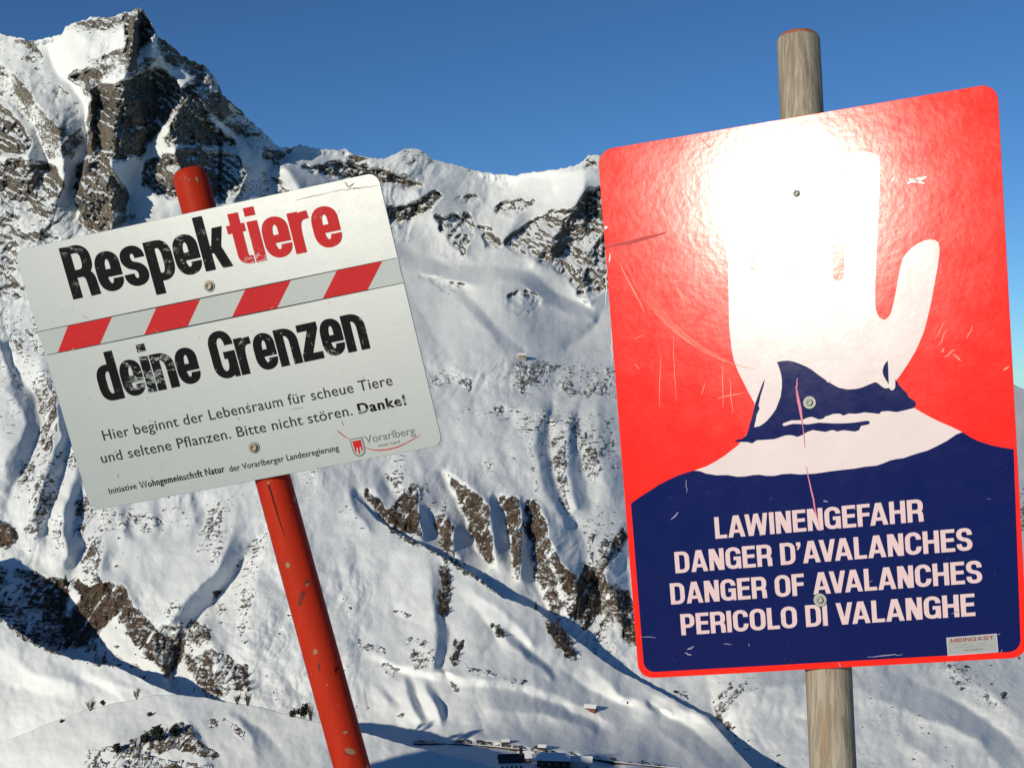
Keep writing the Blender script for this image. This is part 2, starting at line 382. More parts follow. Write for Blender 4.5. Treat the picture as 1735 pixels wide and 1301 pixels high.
M1 = [
 # peak
 (0.95, [(213, 20), (232, 9), (244, 15), (259, 40), (264, 60), (250, 72), (230, 98), (210, 96), (212, 60)]),
 (1.0, [(156, 146), (199, 143), (224, 131), (265, 112), (311, 149), (299, 174), (286, 205), (249, 249), (240, 268), (218, 268), (202, 274), (149, 271), (151, 187), (156, 162)]),
 (0.95, [(311, 146), (332, 138), (342, 170), (352, 200), (372, 220), (397, 240), (400, 252), (330, 250), (280, 244), (290, 210), (300, 175)]),
 (0.95, [(137, 274), (180, 272), (196, 300), (218, 330), (212, 362), (196, 355), (178, 392), (152, 392), (140, 370), (129, 340), (124, 310)]),
 (0.78, [(249, 272), (324, 254), (405, 264), (416, 280), (408, 320), (374, 345), (340, 335), (290, 338), (262, 332), (238, 318), (238, 300)]),
 (0.72, [(0, 178), (28, 200), (55, 238), (52, 258), (30, 266), (-60, 265), (-60, 190)]), (0.66, [(-60, 271), (72, 274), (88, 282), (108, 311), (96, 342), (19, 348), (-60, 335)]),
 (0.42, [(-60, 56), (55, 70), (90, 130), (140, 185), (145, 240), (118, 270), (60, 262), (50, 220), (20, 180), (-60, 160)]),
 (0.55, [(262, 60), (289, 75), (352, 114), (380, 160), (454, 232), (474, 252), (500, 290), (440, 270), (392, 222), (352, 190), (330, 130), (280, 110)]),
 (0.5, [(150, 100), (205, 85), (262, 100), (250, 120), (170, 135)]), (0.5, [(112, 44), (155, 30), (215, 18), (210, 50), (150, 60)]),
 (0.7, [(115, 128), (150, 112), (168, 128), (156, 168), (142, 152)]), (0.46, [(-60, 340), (120, 345), (150, 390), (250, 350), (240, 420), (150, 480), (-60, 520)]), (0.5, [(380, 330), (420, 280), (490, 310), (500, 340), (420, 370)]),
 (0.42, [(0, 440), (45, 440), (90, 600), (60, 640), (0, 560)]), (0.44, [(480, 246), (530, 250), (520, 268), (490, 266)]),
 # ridge, cirque
 (0.85, [(505, 282), (570, 275), (640, 284), (690, 299), (718, 314), (700, 324), (660, 312), (620, 310), (580, 306), (530, 297)]),
 (0.88, [(640, 356), (690, 345), (715, 338), (733, 322), (754, 331), (735, 352), (700, 373), (650, 382)]), (0.45, [(655, 380), (700, 374), (690, 420), (665, 415)]),
 (0.86, [(735, 367), (790, 360), (800, 370), (770, 390), (745, 396)]), (0.86, [(758, 395), (800, 374), (806, 400), (788, 434), (760, 412)]), (0.85, [(806, 380), (830, 385), (846, 405), (850, 424), (825, 420)]),
 (0.84, [(832, 355), (850, 338), (912, 338), (905, 350), (880, 363), (845, 367)]), (0.4, [(730, 420), (800, 430), (760, 440)]),
 (0.88, [(852, 415), (890, 378), (930, 358), (975, 350), (1000, 318), (1060, 318), (1070, 480), (1032, 490), (985, 505), (960, 470), (930, 452), (880, 434)]), (0.55, [(985, 470), (1040, 470), (1040, 500), (990, 512)]),
 (0.4, [(740, 330), (810, 330), (850, 350), (800, 362), (750, 352)]), (0.62, [(983, 277), (997, 261), (1014, 262), (1010, 285), (990, 290)]), (0.42, [(570, 254), (640, 268), (610, 280), (575, 272)]), (0.4, [(670, 254), (730, 254), (740, 280), (680, 280)]), (0.5, [(780, 280), (805, 288), (790, 296)]),
 (0.8, [(853, 503), (880, 491), (906, 497), (914, 514), (880, 516)]), (0.6, [(824, 516), (846, 514), (842, 525)]), (0.45, [(750, 478), (790, 490), (780, 500)]), (0.5, [(1018, 525), (1040, 500), (1045, 540)]), (0.40, [(690, 455), (800, 480), (760, 500)]), (0.38, [(850, 470), (930, 500), (900, 540), (840, 530)]),
 # scrub on the bench and below it
 (0.44, [(850, 640), (870, 612), (960, 615), (1050, 625), (1050, 680), (960, 668), (890, 672)]), (0.40, [(716, 640), (745, 625), (780, 630), (760, 660), (720, 660)]), (0.52, [(775, 640), (800, 640), (800, 662), (780, 660)]), (0.36, [(760, 690), (860, 690), (1040, 700), (1040, 800), (930, 800), (900, 730)]),
 (0.44, [(930, 740), (945, 740), (965, 850), (980, 900), (950, 860)]), (0.36, [(975, 700), (1040, 700), (1050, 800), (1000, 790)]),
 # ribs
 (1.0, [(611, 824), (630, 832), (644, 855), (664, 888), (650, 884), (625, 852)]), (1.0, [(701, 819), (654, 867), (665, 893), (706, 908), (715, 908), (707, 858)]), (0.92, [(728, 871), (757, 878), (768, 895), (766, 923), (753, 936), (744, 906)]),
 (0.82, [(752, 800), (795, 828), (826, 855), (833, 914), (838, 945), (827, 962), (804, 923), (781, 857)]), (0.86, [(839, 838), (880, 842), (885, 880), (882, 932), (880, 978), (868, 963), (863, 906), (856, 873)]),
 (0.84, [(887, 849), (905, 845), (925, 873), (930, 910), (958, 961), (977, 973), (973, 1006), (966, 1034), (950, 985), (925, 925), (896, 917)]), (0.62, [(895, 915), (925, 925), (960, 1030), (940, 1040), (905, 985)]),
 (0.8, [(978, 974), (1016, 985), (1021, 1035), (994, 1070), (969, 1050)]), (0.85, [(985, 955), (1000, 958), (1000, 985), (982, 980)]), (0.78, [(1064, 880), (1060, 920), (1030, 960), (1006, 972), (1030, 920)]), (0.78, [(1018, 985), (1070, 1000), (1090, 1100), (1060, 1090), (1040, 1040)]),
 (0.7, [(655, 800), (680, 826), (675, 832), (652, 812)]), (0.42, [(740, 910), (800, 960), (770, 960)]), (0.6, [(820, 770), (835, 790), (836, 812), (826, 812)]), (0.38, [(700, 820), (750, 820), (760, 870), (720, 870)]),
 (0.9, [(640, 885), (720, 925), (800, 975), (770, 966), (690, 920)]),
 # left flank
 (0.44, [(30, 620), (90, 600), (110, 650), (90, 740), (60, 780), (20, 870), (30, 800), (72, 715), (66, 670)]), (0.42, [(60, 800), (110, 760), (130, 780), (80, 880), (50, 940), (40, 900)]), (0.36, [(0, 600), (20, 620), (60, 690), (40, 680)]),
 (0.48, [(133, 830), (155, 840), (165, 880), (130, 920), (122, 900)]), (0.40, [(160, 870), (220, 860), (250, 890), (190, 900)]), (0.36, [(220, 870), (300, 850), (320, 880), (240, 905)]), (0.38, [(360, 895), (400, 890), (390, 905)]), (0.5, [(425, 915), (458, 893), (400, 975), (395, 968)]),
 (1.0, [(150, 992), (172, 987), (213, 993), (217, 1015), (192, 1048), (150, 1090), (112, 1105), (108, 1060), (140, 1010)]), (0.95, [(120, 985), (135, 981), (150, 1000), (138, 1012)]), (0.66, [(192, 1040), (214, 1012), (262, 1062), (310, 1100), (290, 1150), (240, 1110)]), (0.46, [(262, 1062), (310, 1050), (315, 1090), (300, 1130)]),
 (0.6, [(316, 1045), (352, 1058), (366, 1100), (420, 1130), (424, 1170), (350, 1190), (316, 1130)]), (0.8, [(300, 1080), (316, 1075), (310, 1120), (292, 1150), (284, 1150)]), (0.55, [(-40, 960), (60, 965), (110, 985), (110, 1110), (-40, 1090)]), (0.8, [(70, 975), (120, 985), (110, 1060), (75, 1050)]),
 (0.9, [(-30, 876), (15, 885), (33, 915), (20, 928), (-30, 925)]), (0.9, [(360, 1000), (384, 992), (362, 1022)]), (0.36, [(280, 1010), (300, 1000), (310, 1040), (280, 1050)]),
 # right, below the sign
 (0.44, [(1585, 1118), (1640, 1120), (1680, 1180), (1700, 1200), (1640, 1190)]), (0.42, [(1128, 1148), (1150, 1150), (1178, 1190), (1150, 1180)]), (0.6, [(1690, 1175), (1710, 1170), (1706, 1196)]),
 (0.5, [(1728, 820), (1760, 820), (1760, 900), (1726, 900)]),
]
D1 = membrane(L1, 70); K1 = polymask(M1)
tracks = np.random.default_rng(3)
TR = []
for i in range(34):                         # ski tracks on the open slope behind the red post
    x = tracks.uniform(330, 520); y = tracks.uniform(990, 1150); a = tracks.uniform(0.2, 0.9)
    p = [(x, y)]
    for j in range(tracks.integers(4, 9)):
        x += 16 * math.cos(a) * tracks.uniform(0.5, 1.4) * (1 if j % 2 else 0.4); y += 10 * math.sin(a) + tracks.uniform(-2, 5); p.append((x, y))
    TR.append((1.0, p))
TRF = np.clip(np.abs(membrane(TR, 3, 0)), 0, 1)
def depth1(PX, PY):
    Yb = B1(PX, PY)
    m = bilinear(K1, 2, PX, PY)
    m = np.where(m < 0.6, m * np.clip(0.80 + 1.1 * fbm(PX, PY, 46, 3, 65), 0.1, 1.15), m)
    high = np.clip((620 - PY) / 160, 0, 1)
    d = bilinear(D1, 2, PX, PY) * 1.15
    # ledges tilt down to the right high on the peak; ribs run downhill lower down
    ax = PX * 0.80 + PY * 0.60; ay = -PX * 0.60 + PY * 0.80
    strata = fbm(ax / 3.2, ay, 24, 5, 21, 0.62) * 30 + fbm(PX, PY, 60, 5, 25, 0.60, True) * 42 + fbm(PX, PY / 3.5, 15, 3, 27, 0.6, True) * 10
    q = (ay + 0.10 * ax) / 13.0 + 1.3 * fbm(PX, PY, 55, 3, 67) + 0.45 * fbm(PX, PY, 14, 3, 69)
    fq = q - np.floor(q); stp = np.clip((fq - 0.70) / 0.30, 0, 1); stp = stp * stp * (3 - 2 * stp)
    strata = strata * 0.72 - (stp - fq) * 15 * np.clip(0.7 + fbm(PX, PY, 70, 2, 68), 0.2, 1.3)
    cq = ax / 10.0 + 1.1 * fbm(PX, PY, 40, 3, 71); strata = strata + np.abs(cq - np.floor(cq) - 0.5) * 9 * np.clip(0.6 + 1.2 * fbm(PX, PY, 60, 2, 72), 0, 1.2)
    runs = fbm(PX, PY / 3.0, 22, 4, 31, 0.55, True) * 12 + fbm(PX, PY, 40, 5, 33, 0.6) * 12
    amp = np.clip((m - 0.25) * 1.7, 0, 1)
    d = d + amp * (strata * high + runs * (1 - high))
    d = d + snowrelief(PX, PY) * (1 - 0.5 * amp) + bilinear(TRF, 2, PX, PY) * 0.9
    d = d * np.clip((PY - skyline(PX)) / 10, 0.15, 1)
    # thin scrub and stones where the low sun has cleared the left-facing banks
    gx = np.gradient(blur(d, 1), axis=1) / max(1e-6, float(PX[0, 1] - PX[0, 0])) if PX.shape[1] > 1 else 0 * d
    pat = np.clip(fbm(PX, PY, 120, 3, 61) * 2.2 + 0.45, 0, 1) * np.clip((PY - 590) / 60, 0, 1)
    m = np.maximum(m, np.clip(-gx * 1.0, 0, 1) * pat * 0.52)
    tint = np.clip((PY - 560) / 120, 0, 1)
    return Yb + d * Yb / F * 1.0, m, tint
SMOOTH = polymask([(0.9, [(640, 405), (760, 440), (860, 450), (960, 500), (1040, 540), (1040, 600), (760, 610), (700, 520)]), (0.8, [(165, 885), (260, 905), (400, 895), (390, 950), (330, 1000), (290, 1040), (220, 985), (150, 980)]),
    (0.6, [(720, 690), (860, 700), (900, 780), (760, 790), (700, 760)]), (0.8, [(880, 300), (990, 300), (950, 345), (880, 335)]), (0.6, [(1100, 1140), (1735, 1140), (1735, 1420), (1100, 1420)]), (0.7, [(470, 830), (640, 840), (600, 960), (450, 950)])], 9)
def snowrelief(PX, PY):
    w_ = np.clip(fbm(PX, PY, 170, 2, 57) * 1.6 + 0.5, 0, 1)      # some slopes lie smooth, others are furrowed
    w_ = w_ * (1 - bilinear(SMOOTH, 2, PX, PY))
    u = PX * 0.93 + PY * 0.36 + 16 * pnoise(PX / 60, PY / 60, 7)
    rills = fbm(u, PY / 2.1, 34, 4, 55, 0.6, True) * 7.0 * w_ + fbm(PX, PY, 26, 4, 59, 0.62) * 4.5 * w_
    fold = fbm(PX + 14 * pnoise(PX / 70, PY / 70, 17), PY / 1.5 + 10 * pnoise(PX / 55, PY / 55, 18), 82, 3, 81, 0.40, True) * 9 * np.clip((PY - 560) / 80, 0, 1) * (1 - 0.75 * bilinear(SMOOTH, 2, PX, PY))
    rills = rills * np.where(PY > 600, 0.75, 1.0) + fold
    return fbm(PX, PY, 130, 4, 51, 0.5) * 20 + rills + fbm(PX, PY, 14, 3, 63, 0.6) * 0.7
def cols(a, b, s): return np.arange(a, b + s, s)
def wrap(f): return lambda x: f(np.asarray(x, float))
mountain = build_sheet('mountain', cols(-240, 1980, 1.9), wrap(skyline), lambda x: 1420 + 0 * x, depth1, None, None, 720, (40, 9, 0.9), 0)
# ------------------------------------------------------------------ nearer slopes
L2 = [(8, [(748, 950), (752, 1048), (761, 1074), (750, 1132), (767, 1158)]), (-7, [(728, 960), (735, 1050), (738, 1100), (732, 1140)]),
      (-3, [(569, 1087), (686, 1127), (747, 1140), (883, 1156), (931, 1172), (993, 1198), (1045, 1230)]), (4, [(569, 1099), (686, 1141), (747, 1156), (883, 1172), (931, 1188), (993, 1214), (1040, 1246)]),
      (-6, [(848, 1072), (892, 1112), (935, 1152)]), (7, [(862, 1070), (908, 1110), (950, 1148)]),
      (9, [(696, 1148), (712, 1190), (731, 1224)]), (-8, [(684, 1152), (698, 1192), (714, 1226)]), (9, [(734, 1161), (752, 1196), (767, 1226)]), (-8, [(718, 1160), (736, 1196), (750, 1226)]), (8, [(648, 1161), (676, 1190)]), (-6, [(636, 1164), (660, 1192)]),
      (9, [(600, 1168), (612, 1196), (622, 1216)]), (-7, [(588, 1176), (598, 1200)]), (8, [(562, 995), (570, 1015), (590, 1030)]), (-6, [(553, 1000), (560, 1030)]), (6, [(615, 1052), (625, 1075)]), (6, [(665, 1030), (680, 1070)]),
      (-10, [(830, 1200), (930, 1210), (1010, 1240)]), (8, [(930, 1120), (1000, 1170), (1070, 1200)]), (-8, [(1000, 1130), (1060, 1180), (1140, 1210)]), (7, [(780, 1010), (830, 1060), (850, 1100)]), (-7, [(800, 1000), (860, 1040), (900, 1090)]),
      (8, [(1100, 1190), (1180, 1240), (1230, 1290)]), (-7, [(1080, 1210), (1150, 1260), (1200, 1301)]), (-8, [(1290, 1310), (1200, 1222), (1040, 1138)]),
      (-7, [(800, 1248), (880, 1262), (960, 1272), (1050, 1290), (1100, 1301)]), (10, [(790, 1258), (880, 1272), (950, 1282), (1050, 1299)]),
      (-8, [(640, 1290), (720, 1272), (800, 1280), (845, 1300)]), (8, [(640, 1272), (720, 1260), (780, 1262)])]
M2 = [(0.62, [(742, 962), (762, 955), (766, 1000), (758, 1046), (741, 1040), (748, 1000)]), (0.7, [(748, 1022), (756, 1018), (760, 1046), (742, 1042)]), (0.85, [(768, 1082), (786, 1080), (786, 1098), (774, 1104), (766, 1096)]), (0.55, [(768, 1100), (780, 1104), (774, 1132), (764, 1130)]),
      (0.6, [(831, 1058), (846, 1055), (856, 1074), (842, 1080)]), (0.68, [(922, 1048), (945, 1048), (962, 1076), (976, 1118), (965, 1122), (945, 1096), (924, 1066)]), (0.5, [(968, 1100), (990, 1110), (985, 1118)]), (0.6, [(1070, 1105), (1050, 1128), (1030, 1118), (1000, 1096), (1000, 1090), (1040, 1112)]),
      (0.55, [(782, 1125), (840, 1138), (850, 1150), (790, 1136)]), (0.42, [(850, 1145), (890, 1158), (870, 1160)]), (0.42, [(568, 1066), (600, 1080), (655, 1098), (650, 1108), (600, 1094), (570, 1086)]), (0.36, [(684, 1100), (735, 1098), (738, 1135), (700, 1135)]), (0.4, [(592, 1150), (606, 1165), (625, 1205), (616, 1208), (598, 1180)]),
      (0.5, [(570, 1000), (586, 1000), (584, 1010), (566, 1012)]), (0.42, [(664, 1030), (710, 1040), (706, 1050), (670, 1042)]), (0.4, [(612, 1050), (632, 1056), (624, 1066)]), (0.42, [(640, 1120), (680, 1132), (670, 1150), (648, 1140)]), (0.5, [(660, 1210), (690, 1206), (680, 1218)]), (0.8, [(760, 1148), (766, 1150), (780, 1172), (774, 1172)]),
      (0.75, [(640, 880), (690, 906), (760, 940), (850, 1006), (846, 1010), (750, 948), (680, 914)]), (0.7, [(905, 1028), (960, 1068), (955, 1070)]), (0.42, [(1060, 1190), (1080, 1196), (1070, 1200)]), (0.85, [(702, 1256), (800, 1254), (880, 1262), (960, 1275), (958, 1279), (880, 1268), (800, 1260), (702, 1259)]),
      (0.7, [(960, 1275), (1100, 1292), (1160, 1300), (1160, 1304), (1100, 1298), (960, 1279)]), (0.6, [(880, 1150), (895, 1155), (885, 1162)]), (0.4, [(690, 1078), (735, 1085), (720, 1098), (686, 1090)])]
D2 = membrane(L2, 55); K2 = polymask(M2, 1)
CREST2 = curve1([(-300, 1300), (400, 830), (572, 834), (600, 840), (640, 881), (680, 906), (740, 936), (810, 976), (850, 1011), (905, 1031), (960, 1071), (985, 1091), (1040, 1131), (1080, 1151), (1200, 1216), (1260, 1284), (1300, 1330), (1400, 1400)])
def crest2(x): return CREST2(x) + 1.3 * pnoise(x / 7, x * 0, 5) + 2 * pnoise(x / 33, x * 0, 6)
def depth2(PX, PY):
    m = bilinear(K2, 2, PX, PY)
    d = bilinear(D2, 2, PX, PY) * 1.9 + fbm(PX, PY, 110, 4, 71, 0.45) * 13 + fbm(PX + 14 * pnoise(PX / 70, PY / 70, 27), PY / 1.4, 95, 3, 83, 0.36, True) * 7 + fbm(PX * 0.7 + PY * 0.5, PY / 1.6, 34, 5, 75, 0.55) * 3.0 * np.clip(fbm(PX, PY, 120, 2, 77) * 1.5 + 0.6, 0.1, 1)
    d = d + np.clip((m - 0.25) * 1.7, 0, 1) * (fbm(PX, PY, 16, 4, 79, 0.6) * 6)
    k = np.clip((PX - 590) / 240, 0, 1); k = k * k * (3 - 2 * k)
    gap = 36 * k * np.interp(PX, [560, 905, 1040, 1200, 1400], [1, 1, 0.65, 0.18, 0.1])
    e = np.clip((PY - 1222 + 10 * pnoise(PX / 90, PY * 0, 9)) / 130, 0, 1); gap = gap + 120 * e * e * (1.6 - 0.6 * e) * np.clip((PX - 560) / 80, 0, 1)
    Y1 = B1(PX, PY); q = np.clip((PX - 585) / 90, 0, 1); q = q * q * (3 - 2 * q)
    d = d * q + (bilinear(D1, 2, PX, PY) * 1.15 + snowrelief(PX, PY)) * (1 - q)
    return Y1 - gap + d * Y1 / F + 0.6 * (1 - q), m, np.full(PX.shape, 0.45)
slope = build_sheet('snow_slope', cols(572, 1420, 1.8), wrap(crest2), lambda x: np.maximum(1430 + 0 * x, crest2(x) + 10), depth2, None, None, 340, (22, 4, 0.75), 1)

B3 = sampled(tps([(-260, 900, 985), (-60, 1010, 962), (0, 1045, 952), (60, 1090, 940), (120, 1115, 928), (200, 1130, 912), (300, 1177, 885), (420, 1260, 850), (0, 1200, 896), (150, 1180, 892), (100, 1140, 914), (-100, 1200, 905), (0, 1400, 830), (400, 1400, 810)]))
L3 = [(10, [(-20, 1140), (40, 1170), (110, 1185)]), (-8, [(0, 1100), (60, 1140), (130, 1160)]), (-7, [(150, 1140), (210, 1165), (250, 1172)]), (6, [(90, 1120), (170, 1165), (200, 1180)])]
M3 = [(0.55, [(58, 1084), (80, 1083), (95, 1100), (82, 1106), (60, 1098)]), (0.42, [(30, 1070), (46, 1084), (40, 1090)]), (0.55, [(-40, 1020), (60, 1088), (120, 1112), (200, 1128), (200, 1132), (120, 1118), (60, 1096), (-40, 1030)])]
D3 = membrane(L3, 60); K3 = polymask(M3, 1)
CREST3 = curve1([(-300, 860), (-150, 940), (-60, 1005), (0, 1045), (60, 1090), (120, 1115), (200, 1130), (260, 1160), (300, 1177), (340, 1205), (420, 1270), (480, 1330)])
def depth3(PX, PY):
    m = bilinear(K3, 2, PX, PY)
    d = bilinear(D3, 2, PX, PY) + fbm(PX, PY, 90, 4, 91, 0.45) * 12 + fbm(PX, PY / 1.5, 36, 3, 93) * 2
    Y = B3(PX, PY)
    return Y + d * Y / F, m, np.full(PX.shape, 0.8)
build_sheet('hill', cols(-260, 470, 1.8), lambda x: CREST3(x) + 1.2 * pnoise(x / 11, x * 0, 15), lambda x: 1440 + 0 * x, depth3, None, None, 260, (22, 4, 0.8), 2)

B4 = sampled(tps([(-150, 1300, 765), (0, 1257, 772), (100, 1218, 778), (200, 1189, 781), (300, 1176, 778), (400, 1190, 770), (500, 1213, 760), (620, 1242, 748), (800, 1285, 735), (300, 1240, 742), (300, 1301, 716), (0, 1301, 756), (500, 1301, 715), (200, 1260, 737), (300, 1440, 650), (0, 1440, 690), (800, 1440, 650)]))
L4 = [(7, [(328, 1224), (342, 1250), (380, 1300)]), (-6, [(318, 1224), (330, 1250), (352, 1300)]), (10, [(400, 1210), (450, 1240), (490, 1290)]), (-8, [(380, 1200), (420, 1240), (440, 1300)]), (8, [(230, 1236), (290, 1232), (325, 1230)]), (-8, [(190, 1262), (240, 1258), (330, 1252)]), (7, [(520, 1240), (560, 1270), (600, 1310)])]
M4 = [(0.62, [(205, 1262), (240, 1242), (290, 1228), (325, 1228), (330, 1240), (345, 1262), (372, 1276), (360, 1288), (300, 1270), (230, 1280)]), (0.85, [(255, 1240), (310, 1226), (326, 1236), (300, 1250), (250, 1258)]), (0.44, [(145, 1270), (205, 1258), (260, 1280), (360, 1296), (400, 1310), (140, 1310)]), (0.5, [(352, 1220), (372, 1220), (368, 1232), (355, 1230)]), (0.4, [(380, 1214), (420, 1240), (410, 1256), (392, 1240)]), (0.45, [(372, 1214), (392, 1216), (384, 1226)])]
D4 = membrane(L4, 45); K4 = polymask(M4, 1)
CREST4 = curve1([(-260, 1330), (-100, 1285), (0, 1257), (50, 1238), (100, 1218), (150, 1201), (200, 1189), (250, 1180), (300, 1176), (350, 1182), (400, 1190), (450, 1200), (500, 1213), (560, 1228), (620, 1242), (700, 1264), (800, 1290), (900, 1315), (1000, 1350)])
def depth4(PX, PY):
    m = bilinear(K4, 2, PX, PY)
    d = bilinear(D4, 2, PX, PY) + fbm(PX, PY, 80, 4, 111, 0.45) * 10 + np.clip((m - 0.25) * 1.7, 0, 1) * fbm(PX, PY, 14, 4, 113, 0.6) * 7
    Y = B4(PX, PY)
    return Y + d * Y / F, m, np.full(PX.shape, 0.85)
def crest4(x): return CREST4(x) + 1.0 * pnoise(x / 12, x * 0, 25) + 2 * pnoise(x / 60, x * 0, 26)
build_sheet('knoll', cols(-260, 1000, 1.8), crest4, lambda x: 1445 + 0 * x, depth4, None, None, 170, (22, 4, 0.6), 3)

# the hillside the camera stands on: falls away below the frame
def ground():
    xs = np.linspace(-1, 1, 60); ys = np.r_[np.linspace(-40, 12, 70), np.geomspace(13, 620, 60)]
    V = []
    for y in ys:
        wd = 40 + max(0, y) * 0.75
        for x in xs:
            z = -1.62 - 0.02 * max(-y, 0) if y < 2.2 else -1.62 - 0.60 * (y - 2.2) * (1 if y < 240 else 1)
            if y > 2.2: z = max(z, -1.62 - 0.62 * (y - 2.2)); z = min(z, -0.47 * y - 0.6) if y > 4 else z
            if y > 400: z = -0.47 * y
            V.append((x * wd, y, z + 0.10 * math.sin(x * wd * 0.9) * math.cos(y * 0.8) * min(1, abs(y) / 3)))
    n_ = len(xs)
    f = [(j * n_ + i, j * n_ + i + 1, (j + 1) * n_ + i + 1, (j + 1) * n_ + i) for j in range(len(ys) - 1) for i in range(n_ - 1)]
    k = N('trodden_snow')
    k.out(k.mix(k.noise(3.0, 5), (0.76, 0.77, 0.78), (0.84, 0.845, 0.85)), 0.75, 0.15, normal=k.bump(k.noise(2.0, 6, 0.6), 0.5, 0.12))
    o = mesh('ground', V, f, k.m, None, True)
    tag(o, kind='structure')
ground()
# ------------------------------------------------------------------ signs: a board is a plane in space, its art is laid out on it
class Board:
    def __init__(s, quad, n, dist, wmm):
        s.n = Vector(n).normalized()
        c = [sum(q[i] for q in quad) / 4 for i in (0, 1)]
        s.d = (ray(*c) * dist).dot(s.n)
        # homography (s, t) in mm from the top-left corner -> pixel
        s.w = wmm
        P = [s.at(*q) for q in quad]
        s.h = wmm * ((P[3] - P[0]).length + (P[2] - P[1]).length) / ((P[1] - P[0]).length + (P[2] - P[3]).length)
        src = [(0, 0), (s.w, 0), (s.w, s.h), (0, s.h)]
        A = []; b = []
        for (x, y), (u, v) in zip(src, quad):
            A += [[x, y, 1, 0, 0, 0, -u * x, -u * y], [0, 0, 0, x, y, 1, -v * x, -v * y]]; b += [u, v]
        s.H = np.append(np.linalg.solve(np.array(A, float), np.array(b, float)), 1).reshape(3, 3)
        s.Hi = np.linalg.inv(s.H)
    def at(s, px, py, lift=0.0):            # pixel -> point on the board, lifted towards the viewer
        r_ = ray(px, py)
        return r_ * (s.d / r_.dot(s.n)) + s.n * lift
    def back(s, px, py, off):               # point behind the board on the same line of sight
        r_ = ray(px, py)
        return r_ * ((s.d - off) / r_.dot(s.n))
    def px(s, a, b):
        q = s.H @ np.array([a, b, 1.0]); return q[0] / q[2], q[1] / q[2]
    def st(s, px, py):
        q = s.Hi @ np.array([px, py, 1.0]); return q[0] / q[2], q[1] / q[2]
    def stat(s, a, b, lift=0.0): return s.at(*s.px(a, b), lift)
    def poly(s, name, loops, mat, parent, lift, thick=0.0):
        """filled outline (first loop) with holes, traced in pixels"""
        cu = bpy.data.curves.new('tmp', 'CURVE'); cu.dimensions = '2D'; cu.fill_mode = 'FRONT'
        for lp in loops:
            sp = cu.splines.new('POLY'); sp.points.add(len(lp) - 1); sp.use_cyclic_u = True
            for p, (x, y) in zip(sp.points, lp): p.co = (x, -y, 0, 1)
        vs_, fs = curve_faces(cu)
        return mesh(name, [s.at(v.x, -v.y, lift) for v in vs_], fs, mat, parent)
    def text(s, name, string, left, right, base0, base1, cap, mat, parent, lift, sx=1.0, off=0.0, k=1.0, font_cap='H', shear=0.0, space=1.0, blk=None):
        """one line of lettering: left and right limits, two points of the baseline, cap height in mm"""
        if blk: vs_, fs = block(string, *blk); ch = 1.0
        else: vs_, fs, ch = lettering(string, sx, off, k, shear, space)
        x0 = min(v[0] for v in vs_); x1 = max(v[0] for v in vs_)
        a0, a1 = s.st(*left)[0], s.st(*right)[0]
        (b0x, b0y), (b1x, b1y) = s.st(*base0), s.st(*base1)
        out = []
        for q in vs_:
            x, y = q[0], q[1]
            a = a0 + (x - x0) / (x1 - x0) * (a1 - a0)
            b = b0y + (a - b0x) / (b1x - b0x) * (b1y - b0y) - y / ch * cap
            out.append(s.stat(a, b, lift + (q[2] * 0.00003 if blk else 0)))
        return mesh(name, out, fs, mat, parent)

def curve_faces(cu):
    o = bpy.data.objects.new('tmp', cu); C.objects.link(o)
    dg = bpy.context.evaluated_depsgraph_get(); dg.update()
    ev = o.evaluated_get(dg); me = ev.to_mesh()
    vs_ = [v.co.copy() for v in me.vertices]; fs = [tuple(p.vertices) for p in me.polygons]
    # face the viewer
    ar = 0
    for f in fs:
        a, b, c = vs_[f[0]], vs_[f[1]], vs_[f[2]]; ar += (b - a).cross(c - a).z
    ev.to_mesh_clear(); bpy.data.objects.remove(o); bpy.data.curves.remove(cu)
    return vs_, (fs if ar >= 0 else [f[::-1] for f in fs])

